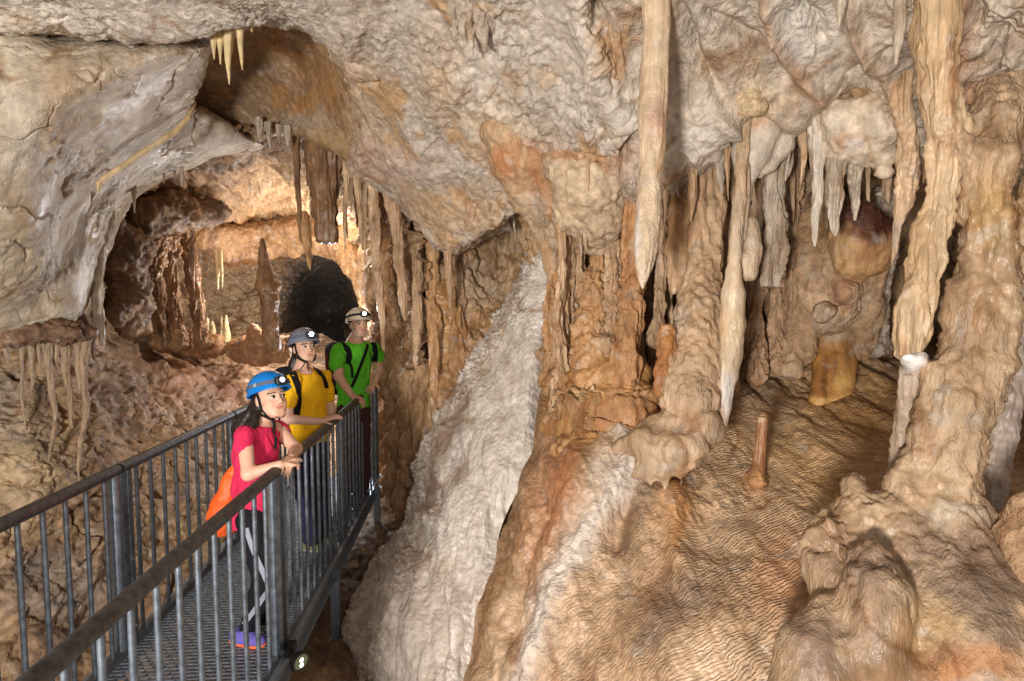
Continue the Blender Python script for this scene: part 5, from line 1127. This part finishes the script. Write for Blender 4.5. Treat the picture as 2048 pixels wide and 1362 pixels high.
        for q in (-1, 1):
            for fy in (-.05, .0, .045): f.ell(s.H(q * .085, fy, .085), np.array((.016, .012, .006)) * k, .003, 'sub', s.R3)
        o = s.add(f, 'helmet', mat)
        # elastic band of the head lamp round the shell
        g = MB(); pts = []
        zc = .08
        for a in np.linspace(0, 2 * math.pi, 60, endpoint=False):
            zz = (zc - c[2]) / r[2]; q = math.sqrt(1 - zz * zz); pts.append((a, q))
        vv = []
        for a, q in pts:
            for dz, e in ((-.011, .003), (-.011, .0052), (.011, .0052), (.011, .003)):
                z2 = (zc + dz - c[2]) / r[2]; q2 = math.sqrt(max(0, 1 - z2 * z2))
                vv.append(s.H(c[0] + math.cos(a) * (r[0] * q2 + e), c[1] + math.sin(a) * (r[1] * q2 + e), zc + dz + .05 * math.sin(a) * .25))
        n_ = 60; qd = [[i * 4 + j, i * 4 + (j + 1) % 4, ((i + 1) % n_) * 4 + (j + 1) % 4, ((i + 1) % n_) * 4 + j] for i in range(n_) for j in range(4)]
        g.add(vv, qd); bandm = band or cloth('grey_elastic_band', sl(92, 96, 110), .3, .2)
        s.mb(g, 'lamp_band', bandm, o)
        f2 = Field(s.H(0, .13, .09) - .09, s.H(0, .13, .09) + .09, .003)
        lc = s.H(0, c[1] + r[1] * .97 + .012, zc + .014); f2.rbox(lc, np.array((.034, .017, .022)) * k, .008, 0, 'add', s.R3); f2.rbox(lc - s.U * .02 * k + s.F * .004, np.array((.026, .014, .012)) * k, .006, .006, 'add', s.R3)
        hl = s.add(f2, 'headlamp', BLACKP, parent=o)
        g = MB(); g.tube([lc + s.F * .017 * k, lc + s.F * .0195 * k], [.017 * k, .015 * k], 16); s.mb(g, 'headlamp_lens', plain('lit_headlamp', (.9, .95, 1), .2, emit=((.75, .86, 1.0), lit)), o)
        if lit > 5:
            lamp('headlamp_beam', 'SPOT', tuple(lc + s.F * .03), 9, (.85, .92, 1.0), .02, tuple(lc + s.F * 2 + s.U * .3), 70, .8)
        return o

    def ray(s, o, u, v, lift=.006):
        b = s.bv.setdefault(o.name, None) if hasattr(s, 'bv') else None
        if not hasattr(s, 'bv'): s.bv = {}
        if s.bv.get(o.name) is None:
            base = Vector(s.root.location); me = o.data
            s.bv[o.name] = BVHTree.FromPolygons([x.co + base for x in me.vertices], [list(p.vertices) for p in me.polygons])
        d = W(u, v, 1.0) - CAM; d /= np.linalg.norm(d); hit = s.bv[o.name].ray_cast(Vector(CAM), Vector(d))
        if hit[0] is None: return None
        return np.array(hit[0]) + np.array(hit[1]) * lift, np.array(hit[1])

    def strap(s, o, uv, wdt, name, mat, parent=None, lift=.004, n=16):
        uv = cr(np.array(uv, float), np.linspace(0, len(uv) - 1, n)); hs = [s.ray(o, u, v, lift) for u, v in uv]; hs = [x for x in hs if x]
        if len(hs) < 3: return None
        P = np.array([p for p, q in hs]); Nn = np.array([q for p, q in hs])
        for _ in range(2): P[1:-1] = (P[:-2] + 2 * P[1:-1] + P[2:]) / 4; Nn[1:-1] = (Nn[:-2] + 2 * Nn[1:-1] + Nn[2:]) / 4
        T = np.gradient(P, axis=0); S = np.cross(T, Nn); S /= np.linalg.norm(S, axis=1)[:, None] + 1e-9; Nn = np.cross(S, T); Nn /= np.linalg.norm(Nn, axis=1)[:, None] + 1e-9
        th = .004; vv = []
        for p, q, m in zip(P, S, Nn): vv += [p + q * wdt - m * th, p + q * wdt + m * th, p - q * wdt + m * th, p - q * wdt - m * th]
        k = len(P); qd = [[i * 4 + j, i * 4 + (j + 1) % 4, (i + 1) * 4 + (j + 1) % 4, (i + 1) * 4 + j] for i in range(k - 1) for j in range(4)] + [[0, 1, 2, 3], [4 * k - 1, 4 * k - 2, 4 * k - 3, 4 * k - 4]]
        g = MB(); g.add(vv, qd); return s.mb(g, name, mat, parent)


def folds(a=.006, fr=9, seed=0):
    def g(V):
        q = V.copy(); q[:, 2] += .5 * V[:, 0] + .3 * V[:, 1]; q = q * np.array([1.5, 1.5, .7]) + .06 * fbm(V * 6, 2)[:, None]
        return a * fbm(V * fr * .7 + seed, 2) + 1.6 * a * (np.abs(perlin(q * fr + seed)) - .25) + .7 * a * (np.abs(perlin(q * fr * 2.1 + 7 + seed)) - .25)
    return g


def shoe(p, heel, toe, ank, h=.0045, mats=None, sc=1.0):
    """a trainer from heel to toe, with its sole"""
    d = toe - heel; L = np.linalg.norm(d); d /= L; sd = np.cross([0, 0, 1], d); z = np.array([0, 0, 1.0])
    f = Field(np.minimum(heel, toe) - .1, np.maximum(heel, toe) + np.array([.1, .1, .2]), h)
    R = np.stack([d, sd, np.cross(d, sd)], 1)
    f.ell(heel + d * .05 + z * .045, (.055, .037, .05), .02, 'add', R); f.ell(heel + d * (L * .62) + z * .035, (L * .36, .042, .036), .03, 'add', R); f.cone(heel + d * .075 + z * .05, ank, .042, .044, .03)
    f.plane(heel + z * .022, (0, 0, -1)); f.plane(ank + z * .012, (0, 0, 1)); up = p.add(f, 'shoe', mats[0])
    f = Field(np.minimum(heel, toe) - .08, np.maximum(heel, toe) + .08, h)
    f.ell(heel + d * .05 + z * .02, (.056, .040, .03), .02, 'add', R); f.ell(heel + d * (L * .62) + z * .02, (L * .38, .046, .03), .03, 'add', R); f.plane(heel + z * .024, (0, 0, 1)); f.plane(heel + z * .002, (0, 0, -1))
    p.add(f, 'sole', mats[1], parent=up)
    g = MB()
    for i in range(4):
        c = heel + d * (L * (.42 + .09 * i)) + z * (.085 - .011 * i); g.tube([c - sd * .022, c + z * .004, c + sd * .022], .0035, 6)
    p.mb(g, 'laces', mats[2], up)
    return up


# --- the girl in pink
hc = W(541, 797, 3.24)
G = Person('girl in a pink top and blue helmet leaning with crossed forearms on the railing', along(.33, .25, 0), 52, hc, .98, 11, .0052, True, sl(216, 168, 140))
neck = W(516, 852, 3.26); shR, elR, wrR = W(489, 872, 3.10), W(497, 948, 3.0), W(560, 929, 3.04)
shL, elL, wrL = W(556, 858, 3.40), W(592, 898, 3.36), W(583, 916, 3.14)
chest, waist, hip = W(512, 905, 3.26), W(512, 970, 3.26), W(516, 1025, 3.27)
hpR, knR, anR = W(508, 1035, 3.2), W(531, 1158, 3.14), W(496, 1258, 3.22); hpL, knL, anL = W(535, 1035, 3.33), W(545, 1160, 3.34), W(533, 1238, 3.42)
allp = [hc, neck, shR, elR, wrR, shL, elL, wrL, hip, anR, anL, hc + np.array([0, 0, .12])]
f = G.field(allp, .14); G.head(f, neck)
f.chain([(neck, .05), (W(514, 868, 3.26), .07), (chest, .095), (waist, .088), (hip, .10)], .05)
f.chain([(shL, .045), (W(520, 866, 3.25), .06), (shR, .045)], .04)
f.chain([(shR, .043), (elR, .034), (wrR, .023)], .02); f.chain([(shL, .043), (elL, .034), (wrL, .023)], .02)
hand(f, wrR, W(586, 915, 3.12) - wrR, (0, -.3, 1), 1, .5, .9); hand(f, wrL, W(570, 934, 3.03) - wrL, (.3, -.5, 1), -1, .7, .9)
for a, b, c in ((hpR, knR, anR), (hpL, knL, anL)): f.chain([(a, .078), (b, .048), (c, .034)], .03)
G.add(f, 'body', SKIN, None, G.headcol); G.eyes()
f = G.field(allp, .18); f.chain([(W(515, 858, 3.26), .07), (W(513, 876, 3.26), .095), (chest, .112), (W(510, 975, 3.25), .112), (W(515, 1030, 3.26), .125), (W(516, 1060, 3.26), .13)], .05)
f.chain([(W(548, 862, 3.38), .054), (W(518, 868, 3.25), .07), (W(492, 872, 3.12), .054)], .04); f.chain([(shR, .054), (W(487, 893, 3.07), .052)], .02); f.chain([(shL, .052), (W(566, 872, 3.42), .05)], .02)
f.plane(W(517, 1046, 3.26), (0.05, 0, -1)); f.ell(W(520, 846, 3.25), (.068, .068, .055), .015, 'sub'); f.plane(W(486, 899, 3.05), (-.1, -.35, -1)) if False else None
top = G.add(f, 'sleeveless_top', plain('pink_lace_fabric', sl(208, 42, 82), .8, 0, .5, 120, .22, .25), folds(.007, 10))
f = G.field([hpR, knR, anR, hpL, knL, anL], .16)
f.chain([(W(517, 1012, 3.26), .108), (W(519, 1050, 3.26), .112)], .05)
for a, b, c in ((hpR, knR, anR), (hpL, knL, anL)): f.chain([(a, .098), ((a * .5 + b * .5), .084), (b, .064), (b * .6 + c * .4, .064), (c, .046)], .03)
leg = G.add(f, 'leggings', cloth('black_leggings', sl(20, 20, 24), .2), folds(.004, 12))
sm = cloth('grey_stripe', sl(150, 152, 162), .3)
G.strap(leg, [(493, 1056), (503, 1090), (518, 1125), (531, 1155), (536, 1168)], .013, 'leg_stripe', sm, leg, .002); G.strap(leg, [(534, 1182), (520, 1204), (503, 1228), (488, 1248)], .013, 'leg_stripe', sm, leg, .002)
PUR = cloth('purple_mesh', sl(108, 96, 176), .4, .15); SOLE = plain('orange_white_sole', sl(232, 110, 70), .6); LACE = cloth('pale_lace', sl(190, 186, 200))
z0 = lambda q: np.array([q[0], q[1], .0])
shoe(G, z0(onz(462, 1284, 0)), z0(onz(532, 1296, 0)), anR, .0045, (PUR, SOLE, LACE)); shoe(G, z0(onz(512, 1232, 0)), z0(onz(560, 1242, 0)), anL, .0045, (PUR, plain('white_sole', sl(206, 200, 204), .6), LACE))
f = G.field([hc], .3, .006); f.ell(G.H(0, -.022, .02), np.array((.082, .088, .095)) * G.hs, .02, 'add', G.R3); f.ell(G.H(0, .09, -.03), (.085, .085, .14), .02, 'sub', G.R3)
f.chain([(G.H(-.03, -.085, -.02), .045), (W(492, 846, 3.26), .05), (W(478, 858, 3.28), .04), (W(470, 872, 3.28), .02)], .04); f.chain([(G.H(-.05, -.04, -.03), .03), (W(503, 850, 3.16), .034), (W(495, 868, 3.1), .016)], .03)
f.chain([(G.H(.06, .0, -.03), .025), (G.H(.06, .0, -.1), .02)], .02)
G.add(f, 'hair', HAIR, lambda V: .012 * -np.abs(fbm(V * np.array([14, 14, 10]), 3)) + .008 * fbm(V * 22, 2))
hm = G.helmet(plain('blue_shell', sl(0, 120, 200), .28, 0, .05, 20, .05), None, lit=.5, tilt=10)
body = [o for o in G.root.children if o.name.startswith('body')][0]
for uv in ([(516, 790), (520, 808), (530, 826), (543, 838)], [(500, 806), (512, 822), (530, 832), (543, 838)]): G.strap(body, uv, .007, 'chin_strap', BLACKW, hm, .003)
g = MB(); g.tube([W(545, 837, 3.13), W(549, 848, 3.11), W(547, 862, 3.10), W(552, 878, 3.11), W(550, 897, 3.12)], .0075, 8); G.mb(g, 'strap_end', BLACKW, hm)

tx = bpy.data.curves.new('lettering', 'FONT'); tx.body = 'LE'; tx.size = .022; tx.extrude = .0005; tx.align_x = 'CENTER'; tx.align_y = 'CENTER'
to = bpy.data.objects.new('lettering', tx); C.collection.objects.link(to); tx.materials.append(plain('white_print', sl(220, 224, 230), .5))
from mathutils import Matrix
aa = math.radians(205); _c = G.H(math.cos(math.radians(158)) * (.108 + .003), -.006 + math.sin(math.radians(158)) * .131, .085)
_n = G.L * math.cos(math.radians(158)) / .098 + G.F * math.sin(math.radians(158)) / .122; _n /= np.linalg.norm(_n); _x = np.cross(G.U, _n); _x /= np.linalg.norm(_x)
to.matrix_world = Matrix([[*map(float, (a, b, c)), float(d)] for a, b, c, d in zip(_x, np.cross(_n, _x), _n, _c + _n * .004 - np.array(G.root.location))] + [[0, 0, 0, 1]]); to.parent = hm
lm = bpy.data.meshes.new_from_object(to); lo = bpy.data.objects.new('lettering', lm); C.collection.objects.link(lo); lo.matrix_world = to.matrix_world; lo.parent = hm; bpy.data.objects.remove(to); lo.name = 'lettering'

bagc = W(452, 1008, 3.27)
f = Field(bagc - .3, bagc + .3, .007); f.chain([(W(474, 925, 3.27), .02), (W(462, 965, 3.27), .055), (W(452, 1015, 3.27), .078), (W(448, 1050, 3.27), .07)], .04); f.ell(W(450, 1030, 3.27), (.085, .12, .1), .04)
V, Q = f.mesh(); V = relax(V, Q, 2); V = V + vnormals(V, Q) * (.02 * fbm(V * np.array([9, 9, 5]), 3) + .012 * -np.abs(fbm(V * np.array([22, 22, 9]), 2)))[:, None]
bag = empty('drawstring_bag', bagc, 'orange drawstring bag on the back of the girl in pink', 'bag')
kid(mesh_object('bag_sack', V, Q, plain('orange_nylon', sl(240, 96, 30), .55, 0, .3, 30, .1), None), bag)
g = MB(); g.tube([W(474, 922, 3.2), W(487, 890, 3.1), W(494, 870, 3.06)], .004, 6); g.tube([W(480, 990, 3.16), W(474, 1020, 3.16), W(458, 1060, 3.17)], .004, 6); kid(g.build('drawstring', BLACKW, None, True), bag)

# --- the woman in yellow
hc = W(609, 697, 4.32)
Y = Person('woman in a yellow T-shirt and grey helmet with one hand on the railing', along(1.5, .25, 0), 42, hc, .98, 9, .006, True, sl(210, 166, 142))
neck = W(603, 742, 4.34); shR, elR, wrR = W(586, 762, 4.2), W(573, 838, 4.12), W(640, 843, 4.14); shL, elL, wrL = W(647, 756, 4.5), W(662, 820, 4.56), W(652, 880, 4.5)
chest, waist, hip = W(614, 790, 4.35), W(616, 845, 4.36), W(620, 890, 4.38)
hpR, knR, anR = W(610, 895, 4.32), W(612, 990, 4.28), W(622, 1082, 4.36); hpL, knL, anL = W(636, 895, 4.46), W(640, 985, 4.44), W(648, 1070, 4.52)
allp = [hc, neck, shR, elR, wrR, shL, elL, wrL, hip, anR, anL, hc + np.array([0, 0, .12]), W(675, 830, 4.2)]
f = Y.field(allp, .14); Y.head(f, neck)
f.chain([(neck, .055), (W(608, 758, 4.34), .075), (chest, .10), (waist, .095), (hip, .11)], .05); f.chain([(shL, .05), (W(606, 758, 4.33), .065), (shR, .05)], .04)
f.chain([(shR, .045), (elR, .038), (wrR, .025)], .02); f.chain([(shL, .045), (elL, .038), (wrL, .026)], .02)
hand(f, wrR, W(668, 833, 4.16) - wrR, (0, -.2, 1), 1, .35, 1.0); hand(f, wrL, (0, 0, -1), (1, 0, 0), -1, .4, 1.0)
for a, b, c in ((hpR, knR, anR), (hpL, knL, anL)): f.chain([(a, .085), (b, .055), (c, .04)], .03)
Y.add(f, 'body', SKIN, None, Y.headcol); Y.eyes()
f = Y.field(allp, .18); f.chain([(W(605, 750, 4.34), .075), (W(609, 768, 4.34), .105), (chest, .13), (W(616, 845, 4.36), .128), (W(619, 890, 4.37), .14)], .05)
f.chain([(W(643, 757, 4.48), .06), (W(606, 760, 4.33), .075), (W(589, 764, 4.22), .06)], .04); f.chain([(shR, .06), (W(578, 806, 4.15), .056)], .02); f.chain([(shL, .06), (W(656, 795, 4.54), .056)], .02)
f.plane(W(619, 882, 4.37), (0, 0, -1)); f.ell(W(606, 736, 4.3), (.075, .075, .06), .015, 'sub')
yt = Y.add(f, 't_shirt', cloth('yellow_cotton', sl(232, 176, 20), .2, .06), folds(.012, 8))
f = Y.field([hpR, knR, anR, hpL, knL, anL], .18); f.chain([(W(620, 872, 4.38), .115), (W(622, 905, 4.38), .118)], .05)
for a, b, c in ((hpR, knR, anR), (hpL, knL, anL)): f.chain([(a, .095), (b, .07), (c + np.array([0, 0, .03]), .066)], .03)
Y.add(f, 'jeans', cloth('blue_denim', sl(36, 42, 70), .35, .25, scale=60), folds(.01, 9))
GRN = cloth('olive_suede', sl(120, 124, 82), .3); GS = plain('grey_sole', sl(150, 146, 140), .7)
shoe(Y, z0(onz(600, 1098, 0)), z0(onz(642, 1104, 0)), anR, .006, (GRN, GS, LACE)); shoe(Y, z0(onz(632, 1082, 0)), z0(onz(668, 1088, 0)), anL, .006, (GRN, GS, LACE))
f = Y.field([hc], .3, .007); f.ell(Y.H(0, -.022, .02), np.array((.081, .088, .095)) * Y.hs, .02, 'add', Y.R3); f.ell(Y.H(.0, .09, -.03), (.08, .085, .14), .02, 'sub', Y.R3); f.chain([(Y.H(-.03, -.08, -.04), .04), (W(588, 730, 4.36), .035), (W(586, 752, 4.36), .02)], .04)
Y.add(f, 'hair', HAIR, lambda V: .01 * -np.abs(fbm(V * np.array([14, 14, 8]), 3)))
hm = Y.helmet(plain('grey_shell', sl(112, 116, 128), .35, 0, .05, 20, .05), None, lit=40, tilt=6)
body = [o for o in Y.root.children if o.name.startswith('body')][0]
for uv in ([(591, 692), (594, 706), (602, 718), (614, 723)], [(583, 700), (592, 712), (604, 720), (614, 723)], [(626, 722), (631, 712), (634, 700)]): Y.strap(body, uv, .007, 'chin_strap', BLACKW, hm, .003)
g = MB(); g.tube([W(612, 722, 4.2), W(606, 732, 4.18), W(600, 740, 4.18), W(606, 742, 4.18)], .004, 6); g.tube([W(614, 722, 4.2), W(616, 734, 4.2), W(618, 741, 4.2)], .004, 6); Y.mb(g, 'strap_end', BLACKW, hm)
bp = empty('backpack', W(596, 800, 4.6), 'black backpack worn by the woman in yellow', 'backpack')
bc = Y.root; cen = chest - np.array([math.sin(math.radians(42)), -math.cos(math.radians(42)), 0]) * .24
f = Field(cen - .4, cen + .4, .008); f.rbox(cen - np.array([0, 0, .02]), (.14, .09, .22), .06, 0, 'add', Y.R3); V, Q = f.mesh(); V = V + vnormals(V, Q) * (.012 * fbm(V * 9, 3))[:, None]
kid(mesh_object('pack_body', V, Q, cloth('black_nylon', sl(26, 26, 30), .3), None), bp)


def packstrap(P, o, uv, wdt, par, name='shoulder_strap', mat=None, lift=.005):
    s = P.strap(o, uv, wdt, name, mat or BLACKW, None, lift)
    if s is None: return
    s.data.transform(Matrix.Translation(Vector(P.root.location) - par.location)); s.parent = par


packstrap(Y, yt, [(584, 745), (593, 765), (597, 790), (595, 815), (592, 838)], .026, bp); packstrap(Y, yt, [(628, 738), (640, 748), (648, 762), (652, 776)], .022, bp)

# --- the man in green
hc = W(718, 650, 5.42)
B = Person('man in a green T-shirt and beige helmet at the far end of the walkway', along(2.72, .12, 0), 36, hc, 1.02, 6, .0068, False, sl(212, 164, 136))
neck = W(709, 685, 5.45); shR, elR, wrR = W(678, 700, 5.3), W(677, 752, 5.22), W(702, 789, 5.2); shL, elL, wrL = W(748, 698, 5.6), W(758, 740, 5.66), W(748, 768, 5.5)
chest, waist, hip = W(708, 728, 5.45), W(706, 775, 5.47), W(706, 815, 5.48)
hpR, knR, anR = W(694, 822, 5.42), W(692, 905, 5.4), W(692, 985, 5.48); hpL, knL, anL = W(720, 822, 5.54), W(722, 905, 5.54), W(724, 980, 5.6)
allp = [hc, neck, shR, elR, wrR, shL, elL, wrL, hip, anR, anL, hc + np.array([0, 0, .13]), W(720, 798, 5.2)]
f = B.field(allp, .14); B.head(f, neck)
f.chain([(neck, .065), (W(710, 700, 5.45), .09), (chest, .125), (waist, .115), (hip, .12)], .05); f.chain([(shL, .06), (W(712, 698, 5.45), .08), (shR, .06)], .04)
f.chain([(shR, .055), (elR, .044), (wrR, .03)], .02); f.chain([(shL, .055), (elL, .044), (wrL, .03)], .02)
hand(f, wrR, W(724, 801, 5.2) - wrR, (0, -.2, 1), 1, .55, 1.1); hand(f, wrL, W(738, 778, 5.35) - wrL, (0, 0, 1), -1, .5, 1.1)
for a, b, c in ((hpR, knR, anR), (hpL, knL, anL)): f.chain([(a, .09), (b, .062), (c, .045)], .03)
B.add(f, 'body', SKIN, None, B.headcol); B.eyes()
f = B.field(allp, .18); f.chain([(W(710, 692, 5.45), .09), (W(710, 706, 5.45), .125), (chest, .148), (W(706, 775, 5.47), .14), (W(706, 815, 5.48), .15)], .05)
f.chain([(W(745, 699, 5.58), .07), (W(711, 700, 5.45), .09), (W(681, 702, 5.32), .07)], .04); f.chain([(shR, .07), (W(674, 730, 5.24), .07)], .02); f.chain([(shL, .07), (W(756, 716, 5.64), .066)], .02)
f.plane(W(706, 813, 5.48), (0, 0, -1)); f.ell(W(711, 679, 5.42), (.085, .085, .06), .015, 'sub')
gt = B.add(f, 't_shirt', cloth('green_cotton', sl(98, 196, 48), .2, .06), folds(.014, 7))
f = B.field([hpR, knR, anR, hpL, knL, anL], .18); f.chain([(W(706, 806, 5.48), .125), (W(707, 830, 5.48), .128)], .05)
for a, b, c in ((hpR, knR, anR), (hpL, knL, anL)): f.chain([(a, .10), (b, .08), (c + np.array([0, 0, .04]), .075)], .03)
B.add(f, 'trousers', cloth('maroon_trousers', sl(74, 48, 50), .3, .2), folds(.012, 8))
DKS = cloth('dark_boot', sl(60, 54, 50), .3)
shoe(B, z0(onz(676, 1000, 0)), z0(onz(710, 1006, 0)), anR, .007, (DKS, GS, LACE)); shoe(B, z0(onz(706, 992, 0)), z0(onz(738, 997, 0)), anL, .007, (DKS, GS, LACE))
f = B.field([hc], .25, .008); f.ell(B.H(0, -.022, .024), np.array((.078, .082, .085)) * B.hs, .02, 'add', B.R3); f.ell(B.H(0, .08, -.03), (.085, .085, .13), .02, 'sub', B.R3); f.plane(B.H(0, 0, -.035), (0, 0, -1)); B.add(f, 'hair', HAIR)
hm = B.helmet(plain('beige_shell', sl(196, 180, 152), .45, 0, .05, 20, .05), None, lit=40, tilt=4, band=cloth('black_elastic_band', sl(40, 38, 38), .3))
body = [o for o in B.root.children if o.name.startswith('body')][0]
for uv in ([(703, 646), (706, 658), (711, 668), (720, 673)], [(733, 671), (736, 660), (738, 650)]): B.strap(body, uv, .007, 'chin_strap', cloth('pale_webbing', sl(190, 184, 174)), hm, .003)
bp = empty('backpack', W(690, 740, 5.7), 'dark red-trimmed backpack worn by the man in green', 'backpack')
cen = chest - np.array([math.sin(math.radians(36)), -math.cos(math.radians(36)), 0]) * .27 - np.array([0, 0, .06])
f = Field(cen - .45, cen + .45, .009); f.rbox(cen, (.17, .11, .26), .07, 0, 'add', B.R3); V, Q = f.mesh(); V = V + vnormals(V, Q) * (.012 * fbm(V * 9, 3))[:, None]
kid(mesh_object('pack_body', V, Q, cloth('charcoal_nylon', sl(34, 30, 32), .3), None), bp)
f = Field(cen - .45, cen + .45, .009); f.rbox(cen - B.L * .165, (.01, .03, .14), .008, 0, 'add', B.R3); V, Q = f.mesh(); kid(mesh_object('side_trim', V, Q, cloth('red_nylon', sl(110, 36, 34), .3), None), bp)
packstrap(B, gt, [(686, 684), (694, 698), (698, 714), (694, 728)], .03, bp); packstrap(B, gt, [(697, 722), (703, 735), (705, 755)], .012, bp, 'strap_tail'); packstrap(B, gt, [(744, 680), (749, 695), (750, 712), (749, 724)], .028, bp)
sb = empty('sling_strap', W(720, 730, 5.3), 'black sling strap across the chest of the man in green', 'strap')
packstrap(B, gt, [(736, 684), (730, 706), (722, 728), (712, 752), (704, 774)], .014, sb, 'webbing', None, .008)
h = B.ray(gt, 741, 709, .003)
if h:
    g = MB(); a = np.cross(h[1], [0, 0, 1]); a /= np.linalg.norm(a); b = np.cross(a, h[1]); p = h[0]; k = .022
    g.add([p + b * k, p + a * k * .8, p - b * k, p - a * k * .8, p + h[1] * .004], [], [[0, 1, 4], [1, 2, 4], [2, 3, 4], [3, 0, 4]]); B.mb(g, 'chest_emblem', cloth('grey_print', sl(96, 100, 120)), gt)
